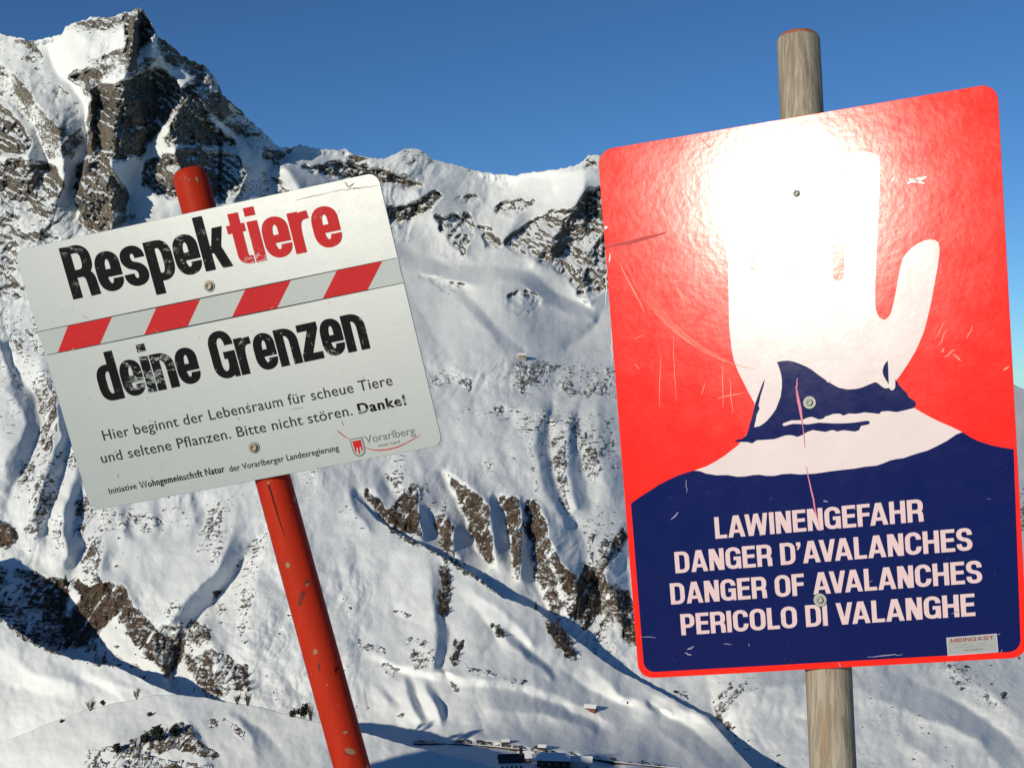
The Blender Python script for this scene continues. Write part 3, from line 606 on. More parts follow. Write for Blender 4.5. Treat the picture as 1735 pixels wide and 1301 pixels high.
_caps = {}
def lettering(string, sx=1.0, off=0.0, k=1.0, shear=0.0, space=1.0):
    """outlines of the built-in font, condensed by sx and emboldened by off; every contour with its holes is filled on its own"""
    def sample(sp, n_=7):
        bp = list(sp.bezier_points); out = []
        for i, a in enumerate(bp):
            b = bp[(i + 1) % len(bp)]
            p0, p1, p2, p3 = a.co, a.handle_right, b.handle_left, b.co
            straight = (p1 - p0).cross(p3 - p0).length + (p2 - p0).cross(p3 - p0).length < 1e-6
            m_ = 1 if straight else n_
            for j in range(m_):
                t = j / m_; q = p0 * (1 - t) ** 3 + p1 * 3 * t * (1 - t) ** 2 + p2 * 3 * t * t * (1 - t) + p3 * t ** 3
                w_ = ((q.x + shear * q.y) * sx, q.y * k)
                if not out or math.hypot(w_[0] - out[-1][0], w_[1] - out[-1][1]) > 1e-5: out.append(w_)
        if math.hypot(out[0][0] - out[-1][0], out[0][1] - out[-1][1]) < 1e-5: out.pop()
        return out
    def area(p): return sum(p[i - 1][0] * p[i][1] - p[i][0] * p[i - 1][1] for i in range(len(p))) / 2
    def inside(q, p):
        c = False
        for i in range(len(p)):
            (xa, ya), (xb, yb) = p[i], p[i - 1]
            if (ya > q[1]) != (yb > q[1]) and q[0] < (xb - xa) * (q[1] - ya) / (yb - ya) + xa: c = not c
        return c
    def grow(p, o):                         # mitred offset to the right of travel (outer contours run clockwise or not: o is signed)
        n_ = len(p); out = []
        for i in range(n_):
            ax, ay = p[i][0] - p[i - 1][0], p[i][1] - p[i - 1][1]; bx, by = p[(i + 1) % n_][0] - p[i][0], p[(i + 1) % n_][1] - p[i][1]
            la, lb_ = math.hypot(ax, ay), math.hypot(bx, by)
            n1 = (ay / la, -ax / la); n2 = (by / lb_, -bx / lb_)
            d = max(0.45, 1 + n1[0] * n2[0] + n1[1] * n2[1])
            out.append((p[i][0] + (n1[0] + n2[0]) / d * o, p[i][1] + (n1[1] + n2[1]) / d * o))
        return out
    def build(txt):
        tc = bpy.data.curves.new('tmp', 'FONT'); tc.body = txt; tc.size = 1.0; tc.space_character = space
        o = bpy.data.objects.new('tmp', tc); C.objects.link(o)
        dg = bpy.context.evaluated_depsgraph_get(); dg.update()
        cs = [sample(sp) for sp in o.evaluated_get(dg).to_curve(dg).splines]
        C.objects.unlink(o); bpy.data.objects.remove(o)
        cs = [c for c in cs if len(c) > 2]
        big = max(cs, key=lambda c: abs(area(c))); sg = 1 if area(big) > 0 else -1
        outs = [c for c in cs if area(c) * sg > 0]; holes = [c for c in cs if area(c) * sg < 0]
        groups = [[c] for c in outs]
        for hcon in holes:
            best = None
            for g in groups:
                if inside(hcon[0], g[0]) and (best is None or abs(area(g[0])) < abs(area(best[0]))): best = g
            if best: best.append(hcon)
        V = []; F_ = []
        for g in groups:
            cu = bpy.data.curves.new('tmp2', 'CURVE'); cu.dimensions = '2D'; cu.fill_mode = 'FRONT'
            for c in g:
                c = grow(c, off * sg) if off else c
                ns = cu.splines.new('POLY'); ns.points.add(len(c) - 1); ns.use_cyclic_u = True
                for p, q in zip(ns.points, c): p.co = (q[0], q[1], 0, 1)
            v, f = curve_faces(cu); o_ = len(V)
            V += [(p.x, p.y / k) for p in v]; F_ += [tuple(i + o_ for i in q) for q in f]
        return V, F_
    key = (sx, off, k)
    if key not in _caps:
        v, f = build('H'); _caps[key] = (min(p[1] for p in v), max(p[1] for p in v))
    v, f = build(string)
    lo, hi = _caps[key]
    return [(x, y - lo) for x, y in v], f, hi - lo


# block capitals drawn stroke by stroke: a = stem, b = bar, heights in cap units
def block(string, a, b, X, gap, space, wide):
    h, v, k = a / 2, b / 2, a / b
    def rp(pts, rad, closed=False):         # round the corners of a path, in y-stretched space
        P = [Vector((x, y * k)) for x, y in pts]; out = []; n_ = len(P)
        for i, p in enumerate(P):
            r_ = rad[i] if isinstance(rad, (list, tuple)) else rad
            if (not closed and i in (0, n_ - 1)) or r_ <= 0: out.append(p); continue
            q0, q1 = P[i - 1], P[(i + 1) % n_]; d0 = q0 - p; d1 = q1 - p
            e0 = min(r_ * (k if abs(d0.y) > abs(d0.x) else 1), d0.length * 0.5 if 0 < i - 1 or closed else d0.length * 0.98); e1 = min(r_ * (k if abs(d1.y) > abs(d1.x) else 1), d1.length * 0.5 if i + 1 < n_ - 1 or closed else d1.length * 0.98)
            A = p + d0.normalized() * e0; B = p + d1.normalized() * e1
            for j in range(9):
                t = j / 8; c = 0.62; out.append(A * (1 - t) ** 3 + (A + (p - A) * c) * 3 * t * (1 - t) ** 2 + (B + (p - B) * c) * 3 * t * t * (1 - t) + B * t ** 3)
        return out
    def stroke(pts, rad=0.0, closed=False):
        P = rp(pts, rad, closed); Q = []
        for p in P:
            if not Q or (p - Q[-1]).length > 1e-5: Q.append(p)
        P = Q; n_ = len(P); Lf = []; Rt = []
        for i, p in enumerate(P):
            d0 = (p - P[i - 1]).normalized() if closed or i > 0 else None; d1 = (P[(i + 1) % n_] - p).normalized() if closed or i < n_ - 1 else None
            d0 = d0 or d1; d1 = d1 or d0
            n0 = Vector((-d0.y, d0.x)); n1 = Vector((-d1.y, d1.x)); m_ = (n0 + n1); m_ = m_ / max(0.5, 1 + n0.dot(n1))
            Lf.append(((p + m_ * h).x, (p + m_ * h).y / k)); Rt.append(((p - m_ * h).x, (p - m_ * h).y / k))
        return [Lf, Rt] if closed else [Lf + Rt[::-1]]
    def rect(x0, y0, x1, y1): return [[(x0, y0), (x1, y0), (x1, y1), (x0, y1)]]
    def diag(x0, x1, w_, y0=0.0, y1=1.0): return [[(x0, y0), (x0 + w_, y0), (x1 + w_, y1), (x1, y1)]]
    def glyph(c):
        W = wide.get(c, 0.52); L, Rr, B, T, TX = h, W - h, v, 1 - v, X - v
        rad = min(0.24, W * 0.46)
        if c == 'L': return W, [rect(0, 0, a, 1), rect(a * 0.9, 0, W, b)]
        if c == 'I': return a, [rect(0, 0, a, 1)]
        if c == 'H': return W, [rect(0, 0, a, 1), rect(W - a, 0, W, 1), rect(a * 0.9, 0.44, W - a * 0.9, 0.44 + b)]
        if c in 'EF': return W, [rect(0, 0, a, 1), rect(a * 0.9, 1 - b, W, 1), rect(a * 0.9, 0.445, W * 0.94, 0.445 + b)] + ([rect(a * 0.9, 0, W, b)] if c == 'E' else [])
        if c == 'N': return W, [rect(0, 0, a, 1), rect(W - a, 0, W, 1), diag(W - a * 1.25, 0, a * 1.25)]
        if c == 'A': return W, [diag(0, W / 2 - a * 0.62, a), diag(W - a, W / 2 - a * 0.38, a), rect(W * 0.24, 0.20, W * 0.76, 0.20 + b * 0.95)]
        if c == 'V': return W, [diag(W / 2 - a * 0.62, 0, a), diag(W / 2 - a * 0.38, W - a, a)]
        if c == 'W': q = W / 4; return W, [diag(q - a * 0.55, 0, a * 0.95), diag(q - a * 0.42, 2 * q - a * 0.5, a * 0.92), diag(3 * q - a * 0.52, 2 * q - a * 0.45, a * 0.92), diag(3 * q - a * 0.40, W - a * 0.95, a * 0.95)]
        if c == 'M': return W, [rect(0, 0, a, 1), rect(W - a, 0, W, 1), diag(W / 2 - a * 0.45, 0, a * 0.9), diag(W / 2 - a * 0.45, W - a * 0.9, a * 0.9)]
        if c == 'T': return W, [rect(0, 1 - b, W, 1), rect(W / 2 - h, 0, W / 2 + h, 1)]
        if c == 'O': return W, [stroke([(L, B), (L, T), (Rr, T), (Rr, B)], rad, True)]
        if c == 'D': return W, [stroke([(L, B), (L, T), (Rr, T), (Rr, B)], [0, 0, rad, rad], True)]
        if c == 'P': return W, [rect(0, 0, a, 1), stroke([(L, T), (Rr, T), (Rr, 0.42), (L, 0.42)], rad * 0.8)]
        if c == 'R': return W, [rect(0, 0, a, 1), stroke([(L, T), (Rr, T), (Rr, 0.46), (L, 0.46)], rad * 0.8), stroke([(L + a, 0.46), (Rr - 0.01, 0.46), (Rr + 0.01, 0)], [0, rad * 0.7, 0])]
        if c == 'C': return W, [stroke([(Rr, 0.66), (Rr, T), (L, T), (L, B), (Rr, B), (Rr, 0.35)], rad)]
        if c == 'G': return W, [stroke([(Rr, 0.68), (Rr, T), (L, T), (L, B), (Rr, B), (Rr, 0.50)], rad), rect(W * 0.52, 0.40, W, 0.40 + b), rect(W - a * 0.62, 0.0, W, 0.45)]
        if c == 'S': return W, [stroke([(Rr, 0.69), (Rr, T), (L, T), (L, 0.545), (Rr, 0.455), (Rr, B), (L, B), (L, 0.31)], [0, 0.20, 0.20, 0.20, 0.20, 0.20, 0.20, 0])]
        if c == '\u2019': return a * 0.95, [[[(a * 0.05, 0.98), (a * 0.95, 0.98), (a * 0.95, 0.80), (a * 0.45, 0.64), (a * 0.1, 0.64), (a * 0.42, 0.80), (a * 0.05, 0.80)]]]
        M = X * 0.46
        if c == 'e': return W, [stroke([(a + 0.002, M), (Rr, M), (Rr, TX), (L, TX), (L, B), (Rr, B), (Rr, X * 0.31)], [0, 0, rad, rad, rad, rad, 0])]
        if c == 's': return W, [stroke([(Rr, X * 0.68), (Rr, TX), (L, TX), (L, X * 0.545), (Rr, X * 0.455), (Rr, B), (L, B), (L, X * 0.32)], [0, 0.16, 0.16, 0.16, 0.16, 0.16, 0.16, 0])]
        if c == 'p': return W, [rect(0, -0.24, a, X), stroke([(L, B), (L, TX), (Rr, TX), (Rr, B)], [rad * 0.5, rad * 0.5, rad, rad], True)]
        if c == 'd': return W, [rect(W - a, 0, W, 1.03), stroke([(L, B), (L, TX), (Rr, TX), (Rr, B)], [rad, rad, rad * 0.5, rad * 0.5], True)]
        if c == 'k': return W, [rect(0, 0, a, 1.03), diag(a * 0.92, W - a * 1.12, a * 1.0, X * 0.40, X), diag(W - a * 1.02, a * 0.98, a * 1.02, 0.0, X * 0.58)]
        if c == 't': return W, [stroke([(W * 0.22 + h, 0.98), (W * 0.22 + h, B), (W, B)], [0, rad * 0.7, 0]), rect(0, X - b * 1.05, W * 0.96, X)]
        if c == 'i': return a, [rect(0, 0, a, X), rect(0, X + 0.10, a, X + 0.26)]
        if c == 'r': return W, [rect(0, 0, a, X), stroke([(L, X * 0.45), (L + 0.03, TX - 0.02), (W, TX - 0.01)], [0, rad, 0])]
        if c == 'n': return W, [rect(0, 0, a, X), stroke([(L, TX), (Rr, TX), (Rr, 0)], [0, rad, 0])]
        if c == 'z': return W, [rect(0, X - b, W, X), rect(0, 0, W, b), diag(0, W - a * 1.2, a * 1.2, b * 0.9, X - b * 0.9)]
        return space, []
    V = []; F_ = []; x = 0.0; lift = 0
    for ci, c in enumerate(string):
        W, pieces = glyph(c)
        for g in pieces:
            cu = bpy.data.curves.new('tmp2', 'CURVE'); cu.dimensions = '2D'; cu.fill_mode = 'FRONT'
            for lp in g:
                ns = cu.splines.new('POLY'); ns.points.add(len(lp) - 1); ns.use_cyclic_u = True
                for p, q in zip(ns.points, lp): p.co = (q[0] + x, q[1], 0, 1)
            vv, ff = curve_faces(cu); o_ = len(V)
            V += [(p.x, p.y, lift % 5) for p in vv]; F_ += [tuple(i + o_ for i in q) for q in ff]; lift += 1
        x += W + gap
        pr = c + (string[ci + 1] if ci + 1 < len(string) else ' ')
        x += {'AW': -0.07, 'FA': -0.10, 'AV': -0.12, 'VA': -0.12, 'LA': -0.02, 'PE': 0, "D\u2019": -0.02}.get(pr, 0) if X < 0.9 else 0
    return V, F_

def rounded(quad, rad, seg=6):              # rounded-corner outline in board mm
    (x0, y0), (x1, y1) = quad
    out = []
    for cx_, cy_, a0 in ((x1 - rad, y0 + rad, -90), (x1 - rad, y1 - rad, 0), (x0 + rad, y1 - rad, 90), (x0 + rad, y0 + rad, 180)):
        for i in range(seg + 1):
            a = R(a0 + 90 * i / seg); out.append((cx_ + rad * math.cos(a), cy_ + rad * math.sin(a)))
    return out

def plate(b, outline, name, mat, parent, lift, thick):
    """a sheet-metal plate with a small bevelled edge; outline in mm, clockwise as seen"""
    n_ = len(outline)
    cx_ = sum(p[0] for p in outline) / n_; cy_ = sum(p[1] for p in outline) / n_
    def inset(p, e): 
        dx, dy = p[0] - cx_, p[1] - cy_; L = math.hypot(dx, dy); return p[0] - dx / L * e, p[1] - dy / L * e
    e = 0.5
    rings = [[b.stat(*inset(p, e), lift) for p in outline], [b.stat(*p, lift - e / 1000) for p in outline], [b.stat(*p, lift - thick + e / 1000) for p in outline], [b.stat(*inset(p, e), lift - thick) for p in outline]]
    V = [v for r_ in rings for v in r_]
    f = [tuple(range(n_))[::-1], tuple(range(3 * n_, 4 * n_))]
    for j in range(3):
        for i in range(n_):
            k = (i + 1) % n_; f.append((j * n_ + i, j * n_ + k, (j + 1) * n_ + k, (j + 1) * n_ + i))
    return mesh(name, V, f, mat, parent)

def post(name, a, c, r0, r1, mat, parent, dome, seg=40, wob=0.0, seed=1):
    """round timber from a (top) to c (foot) with a chamfered or domed head"""
    ax = (c - a).normalized(); u = ax.cross(Vector((0, 1, 0))).normalized(); v = ax.cross(u)
    L = (c - a).length
    prof = [(0.0, 0.02), (dome * 0.04, 0.62), (dome * 0.16, 0.80), (dome * 0.50, 0.92), (dome, 0.995)] + [(dome + (L - dome) * i / 60, 1.0) for i in range(1, 61)]
    V = []; f = []
    for s_, q in prof:
        rr = (r0 + (r1 - r0) * s_ / L) * q
        for i in range(seg):
            t = 2 * math.pi * i / seg
            w_ = 1 + wob * math.sin(3 * t + seed + s_ * 2) * 0.5 + wob * math.sin(5 * t + s_ * 7) * 0.4
            V.append(a + ax * s_ + (u * math.cos(t) + v * math.sin(t)) * rr * w_)
    for j in range(len(prof) - 1):
        for i in range(seg):
            k = (i + 1) % seg; f.append((j * seg + i, j * seg + k, (j + 1) * seg + k, (j + 1) * seg + i))
    f.append(tuple(range(seg))[::-1]); f.append(tuple(range((len(prof) - 1) * seg, len(prof) * seg)))
    o = mesh(name, V, f, mat, parent, True)
    return o

def bolt(b, px, py, rw, rh, mat_w, mat_h, parent, lift, hexa=True, label=None):
    """washer with a socket-head bolt standing on it"""
    c = b.at(px, py, lift); z = b.n
    x = (b.at(px + 10, py, lift) - c).normalized(); y = z.cross(x)
    def ring(r_, h_, n_, ph=0): return [c + x * r_ * math.cos(2 * math.pi * i / n_ + ph) + y * r_ * math.sin(2 * math.pi * i / n_ + ph) + z * h_ for i in range(n_)]
    def lathe(prof, n_):
        V = []; f = []
        for r_, h_ in prof: V += ring(r_, h_, n_)
        for j in range(len(prof) - 1):
            for i in range(n_): f.append((j * n_ + i, j * n_ + (i + 1) % n_, (j + 1) * n_ + (i + 1) % n_, (j + 1) * n_ + i))
        f.append(tuple(range((len(prof) - 1) * n_, len(prof) * n_)))
        return V, f
    V, f = lathe([(rw, 0), (rw, 0.0010), (rw * 0.93, 0.0014), (rh * 0.9, 0.0014)], 28)
    w_ = mesh('bolt', V, f, mat_w, parent, False)
    if label: w_['label'] = label
    V, f = lathe([(rh, 0.0014), (rh, 0.0036), (rh * 0.84, 0.0046), (rh * 0.55, 0.0047), (rh * 0.50, 0.0024), (rh * 0.1, 0.0022)], 20 if not hexa else 6)
    mesh('bolt_head', V, f, mat_h, w_, False)
    return w_

def strip(b, pts, wid, lift):               # thin scratch as a tapering strip, pixels
    P = [Vector(p) for p in pts]; V = []; f = []
    for i, p in enumerate(P):
        d = (P[min(i + 1, len(P) - 1)] - P[max(i - 1, 0)]).normalized(); nrm = Vector((-d.y, d.x))
        t = i / (len(P) - 1); ww = wid * (0.25 + 0.75 * math.sin(math.pi * min(0.95, max(0.05, t))))
        for sgn in (-1, 1):
            q = p + nrm * ww * sgn * 0.5; V.append(b.at(q.x, q.y, lift))
    for i in range(len(P) - 1): f.append((2 * i, 2 * i + 1, 2 * i + 3, 2 * i + 2))
    return V, f
def strips(b, name, items, mat, parent, lift):
    V = []; F_ = []
    for pts, wd in items:
        v, f = strip(b, pts, wd, lift); o = len(V); V += v; F_ += [tuple(i + o for i in q) for q in f]
    m_ = mesh(name, V, F_, mat, parent)
    if 'mark' in name: m_['kind'] = 'stuff'
    return m_

# ------------------------------------------------------------------ materials of the signs
def sheeting(name, col, rough, wear_col=None, wear=0.0, bump=0.25, spec=0.5, scale=1.0, grain=0.0, chipped=0):
    k = N(name); ob = k.coord()
    c = k.mix(k.noise(9 * scale, 5, 0.6, ob), tuple(x * 0.93 for x in col), tuple(min(1, x * 1.05) for x in col))
    if grain: c = k.mix(k.noise(900, 2, 0.5, ob), tuple(x * (1 - grain) for x in col), c)
    if wear_col:
        f = k.math('MULTIPLY', k.step(k.noise(55, 8, 0.75, ob), 0.60, 0.68), k.step(k.noise(11, 3, 0.5, ob), 0.46, 0.60))
        if chipped:                         # flaked print: ragged cracks along the lines of writing and pinholes
            g1 = k.noise(30, 7, 0.7, k.mapping(ob, (0.45, 1, 1.5), (0, R(-13), 0)))
            f = k.math('MAXIMUM', f, k.math('MULTIPLY', k.step(k.math('ABSOLUTE', k.math('SUBTRACT', g1, 0.5)), 0.016, 0.008), k.step(k.noise(13, 3, 0.5, ob), 0.50, 0.60)))
            f = k.math('MAXIMUM', f, k.step(k.noise(150, 3, 0.6, ob), 0.715, 0.74))
        c = k.mix(k.math('MULTIPLY', f, wear), c, wear_col)
    peel = k.noise(105, 2, 0.45, ob)
    rg = k.math('ADD', k.math('MULTIPLY', k.noise(30, 5, 0.6, ob), 0.10), rough - 0.05)
    return k.out(c, rg, spec, normal=k.bump(peel, bump, 0.0012))
def metal(name, col, rough):
    k = N(name); ob = k.coord()
    return k.out(k.mix(k.noise(250, 4, 0.6, ob), tuple(c * 0.6 for c in col), col), rough, 0.5, 1.0, k.bump(k.noise(500, 3, 0.5, ob), 0.2, 0.0004))
STEEL = metal('galvanised_steel', (0.30, 0.31, 0.28), 0.6)
DULL = metal('weathered_brass', (0.24, 0.20, 0.14), 0.55)
ALU_EDGE = metal('board_edge', (0.55, 0.56, 0.54), 0.45)

# ------------------------------------------------------------------ avalanche warning sign on its timber post
QR = [(1012.2, 255.2), (1689.7, 140.8), (1742.1, 1113.1), (1082.2, 1149.4)]
g_ = ray(1330, 333).normalized()
nR = (S - g_).normalized()                  # the board is turned so that it throws the low sun at the viewer
BR = Board(QR, nR, 1.95, 500)
RED = sheeting('red_sheeting', (0.88, 0.013, 0.004), 0.162, (0.80, 0.08, 0.05), 0.2, 0.075, 0.18)
WHITE = sheeting('white_sheeting', (0.66, 0.56, 0.53), 0.162, (0.60, 0.45, 0.42), 0.15, 0.06, 0.30)
BLUE = sheeting('blue_print', (0.003, 0.007, 0.072), 0.14, (0.07, 0.08, 0.18), 0.3, 0.05, 0.12)
LETTER = sheeting('letter_white', (0.64, 0.47, 0.46), 0.2, (0.30, 0.24, 0.34), 0.3, 0.06, 0.2)
def wood_material():
    k = N('weathered_timber'); ob = k.coord()
    g = k.mapping(ob, (1, 1, 0.045))
    w1 = k.noise(190, 6, 0.65, g, 0.6); w2 = k.noise(48, 4, 0.6, g, 1.2); w3 = k.noise(5, 4, 0.6, k.mapping(ob, (1, 1, 0.4)))
    c = k.mix(k.step(w2, 0.35, 0.65), (0.275, 0.230, 0.165), (0.40, 0.35, 0.26))
    c = k.mix(k.step(w1, 0.40, 0.54), k.mix(0.5, c, (0.12, 0.095, 0.068)), c)
    c = k.mix(k.math('MULTIPLY', k.step(k.noise(9, 3, 0.5, k.mapping(ob, (1, 1, 0.12)), 1.5), 0.55, 0.62), 0.55), c, (0.30, 0.19, 0.10))
    c = k.mix(k.step(w3, 0.5, 0.7), c, k.mix(0.5, c, (0.24, 0.235, 0.22)))
    crack = k.step(k.noise(62, 3, 0.5, k.mapping(ob, (1, 1, 0.022)), 0.5), 0.64, 0.67)
    c = k.mix(crack, c, (0.035, 0.026, 0.018))
    at = k.n('Attribute', attribute_name='paint').outputs['Fac']
    c = k.mix(k.step(k.math('ADD', at, k.math('MULTIPLY', k.math('SUBTRACT', k.noise(90, 4, 0.6, ob)), 0.8)), 0.5, 0.6), c, (0.33, 0.115, 0.06))
    h = k.math('SUBTRACT', w1, k.math('MULTIPLY', crack, 0.8))
    return k.out(c, 0.8, 0.2, normal=k.bump(h, 0.55, 0.003))
WOOD = wood_material()
rR = 0.0335
top, bot = BR.back(1351.5, 57, 0.006 + rR), BR.back(1404, 1140, 0.006 + rR)
foot = top + (bot - top) * ((-1.70 - top.z) / (bot.z - top.z))
AV = empty('avalanche_sign', foot, 'red and blue avalanche board with white hand, glaring in the sun on bare timber post', 'warning sign')
po = post('post', top, foot, rR, rR * 1.05, WOOD, AV, 0.012, 48, 0.025, 2)
a_ = po.data.attributes.new('paint', 'FLOAT', 'POINT')
a_.data.foreach_set('value', [max(0.0, 1.0 - (top - v.co).length / 0.0) if False else (1.0 if (v.co - top).length < rR * 0.98 else 0.0) for v in po.data.vertices])
board = plate(BR, rounded([(0, 0), (500, BR.h)], 20), 'board', RED, AV, 0.0, 0.003)
inset = rounded([(8, 0), (492, BR.h - 8)], 17)
# blue lower field: rounded foot corners, hill line above
def arc_st(x0, x1, y1, rad):
    o = []
    for cx_, a0 in ((x1 - rad, 0), (x0 + rad, 90)):
        for i in range(9):
            a = R(a0 + 90 * i / 8); o.append((cx_ + rad * math.cos(a), y1 - rad + rad * math.sin(a)))
    return [BR.px(*p) for p in o]
edge_low = [(1630.7, 732), (1620.7, 735.7), (1604, 747), (1587.6, 755.6), (1572, 763), (1558, 767), (1545, 771), (1531, 776), (1519, 777.5), (1508, 780), (1496, 785), (1485, 788.7), (1466, 790.5), (1448, 793.7), (1426, 796), (1405, 798.6), (1380, 802.3), (1355.6, 803.6), (1340, 802.2), (1326, 803), (1312, 806), (1299, 806), (1287, 804), (1276, 804.6), (1263, 807), (1249.5, 807.5), (1232, 804.5), (1214, 805), (1196, 802), (1186, 798), (1176.6, 797)]
blue_low = [(1069, 853), (1084, 842), (1100, 832), (1115, 822), (1130, 814), (1150, 805), (1165, 800)] + edge_low[::-1] + [(1645, 741), (1657, 747), (1680, 754.5), (1698, 758), (1717.5, 761)]
blue_low += arc_st(8.5, 492, BR.h - 8, 15)
BR.poly('lower_field', [blue_low], BLUE, board, 0.0004)['label'] = 'dark blue lower field of the board'
hand = [(1176.6, 797)] + edge_low[::-1][1:] + [(1611, 722.5), (1591, 714), (1577, 707), (1564, 700), (1547, 690)]
hand += [(1522.7, 652), (1518.6, 644), (1525.2, 636), (1538, 617), (1550.6, 596), (1558, 580), (1565.4, 562), (1572, 537), (1578, 511), (1583, 482), (1588.7, 452), (1591, 435), (1592, 420), (1590, 411), (1584.5, 407), (1576, 406), (1567.6, 407.4), (1556, 412), (1546.4, 419), (1537, 428), (1529.4, 439), (1525, 456), (1521, 477), (1517, 499), (1512.5, 519.7), (1510, 530), (1506, 536.6), (1501, 541), (1496.4, 541.7), (1490, 538), (1487, 532), (1484, 524), (1483, 515.4), (1483, 485), (1484, 452), (1487, 384), (1490, 330), (1491.5, 285), (1490, 272), (1486, 265), (1478, 260), (1466, 257), (1452, 257), (1442, 261), (1436, 270), (1434, 285), (1432, 350), (1431, 440), (1431, 466), (1428, 474), (1421, 478.5), (1414, 476), (1410.5, 468), (1410, 440), (1411, 350), (1412, 250), (1410, 234), (1404, 225), (1394, 219), (1378, 216), (1364, 219), (1356, 228), (1353, 244), (1350, 350), (1347, 455), (1344, 464), (1338, 468), (1332, 464), (1330, 455), (1331, 350), (1332, 262), (1329, 250), (1322, 242), (1312, 239), (1300, 241), (1292, 249), (1289, 262), (1287, 350), (1285, 450), (1282, 458), (1277, 461), (1271, 458), (1269, 450), (1270, 400), (1270, 330), (1266, 318), (1258, 311), (1248, 311), (1239, 317), (1235, 330), (1233, 400), (1234, 470), (1235, 524), (1235.5, 553), (1239.5, 590), (1243.4, 610), (1251, 630.5), (1262, 652), (1270, 668), (1279, 684), (1274.5, 705), (1266.7, 733), (1258, 745), (1249.6, 755), (1238, 764), (1227.8, 772), (1212, 782), (1196.7, 790)]
BR.poly('hand_symbol', [hand], WHITE, board, 0.0003)['label'] = 'white raised hand growing out of a snow slope'
peak = [(1246.5, 748.4), (1246.5, 745.5), (1257.4, 743.3), (1263, 739), (1266.7, 733.2), (1274.5, 705), (1279.2, 685), (1290, 655.4), (1295.5, 642), (1294.7, 650.7), (1288.5, 671), (1286.5, 681), (1285.2, 687), (1287.2, 692), (1282.3, 702), (1280.5, 712), (1277.6, 723.8), (1287, 722), (1294, 717.5), (1299.4, 713), (1308, 703), (1315, 692.7), (1319, 682), (1322.7, 672.5), (1325, 655.4), (1325, 644), (1323.5, 633.6), (1320, 622), (1316.5, 613.5), (1325.8, 611.5), (1336.7, 611), (1346, 613), (1355.4, 616.5), (1366, 621), (1375.6, 626.6), (1388, 636), (1399, 643.7), (1408, 649.6), (1421, 656.8), (1435.5, 659.7), (1444, 659.5), (1453, 658.5), (1462, 656), (1469.4, 652.8), (1482.3, 647.5), (1487, 648.8), (1492, 653), (1496.8, 656.8), (1501, 658), (1505, 657.6), (1506.7, 656.5), (1507.5, 659), (1509.7, 661), (1512, 661.3), (1514.6, 660), (1516.5, 657), (1517, 653.6), (1517, 643), (1519.6, 645.5), (1522.7, 652), (1530, 660), (1537, 666.5), (1538, 670), (1540.4, 673.5), (1546, 677), (1550, 679.5), (1552, 683), (1551, 688), (1546.9, 691.5), (1533, 695), (1519.4, 698), (1511, 697), (1505, 696.2), (1493.6, 697), (1491.5, 699), (1490, 701), (1476, 699.6), (1464.6, 698.5), (1457, 700), (1450, 701), (1438.7, 700.4), (1434, 702), (1429, 704), (1422.6, 700.7), (1412, 701), (1404, 704), (1399, 705), (1395, 709), (1388, 710.6), (1381, 708), (1375.6, 706), (1368, 707.5), (1358.5, 711.4), (1350, 712), (1341, 712), (1334, 714.5), (1327.4, 716.8), (1325.6, 719), (1327.5, 721.2), (1330.5, 721.5), (1337, 719.5), (1344.5, 717.8), (1356, 718.2), (1368, 719), (1378, 717.5), (1388, 715.9), (1404, 716.8), (1420, 717.4), (1436, 716.8), (1448.4, 715.7), (1464.6, 713.3), (1470, 712.7), (1473.2, 714), (1474, 716.6), (1471, 719), (1459, 721.4), (1457, 725), (1455.7, 728.7), (1448.4, 731), (1440, 730), (1430.7, 728.7), (1424, 729.5), (1419.4, 731), (1411, 728.5), (1405, 729.5), (1399, 731.6), (1388, 730), (1377, 728.5), (1368, 731.5), (1360, 736.3), (1355, 738.6), (1350.7, 740), (1345, 738), (1339.9, 737), (1332, 737.3), (1324.3, 739.4), (1318, 742), (1311.8, 743.8), (1296, 745), (1282.3, 745.6), (1278, 748.5), (1274.5, 751), (1270, 749.6), (1266.7, 748.7), (1256, 748.6)]
BR.poly('peak_symbol', [peak], BLUE, board, 0.0007)['label'] = 'dark blue mountain ridge printed under the hand'
leaf = [(1504.2, 611), (1500.5, 615), (1497.6, 619.7), (1495.5, 627.8), (1496, 633), (1497.6, 637.5), (1500.5, 642.5), (1503.3, 647), (1506, 651), (1505.4, 638), (1505, 624.6)]
BR.poly('cleft_symbol', [leaf], BLUE, board, 0.0007)
CAPS = (0.215, 0.160, 0.75, 0.075, 0.24, {'L': 0.56, 'A': 0.80, 'W': 1.06, 'N': 0.70, 'E': 0.60, 'F': 0.57, 'G': 0.72, 'H': 0.70, 'R': 0.69, 'D': 0.69, 'V': 0.74, 'C': 0.70, 'S': 0.67, 'O': 0.72, 'P': 0.65})
HEAD = (0.212, 0.150, 0.77, 0.030, 0.22, {'R': 0.60, 'G': 0.60, 'e': 0.53, 's': 0.51, 'p': 0.54, 'd': 0.54, 'k': 0.58, 't': 0.38, 'r': 0.40, 'n': 0.54, 'z': 0.50})
cap = BR.st(1213.5, 912.5)[1] - BR.st(1211, 876)[1]
for tx, l, r_, b0, b1 in (('LAWINENGEFAHR', (1212.5, 912), (1565.5, 883), (1213.5, 912.5), (1565.5, 883)), ('DANGER D\u2019AVALANCHES', (1145, 970), (1648, 926), (1146, 970.9), (1618.8, 934)),
                          ('DANGER OF AVALANCHES', (1137.4, 1023), (1664.4, 980), (1138.4, 1023.8), (1634.8, 988.9)), ('PERICOLO DI VALANGHE', (1155, 1075), (1653, 1042.8), (1156, 1075.8), (1652.8, 1042.8))):
    BR.text('lettering', tx, l, r_, b0, b1, cap, LETTER, board, 0.0008, blk=CAPS)
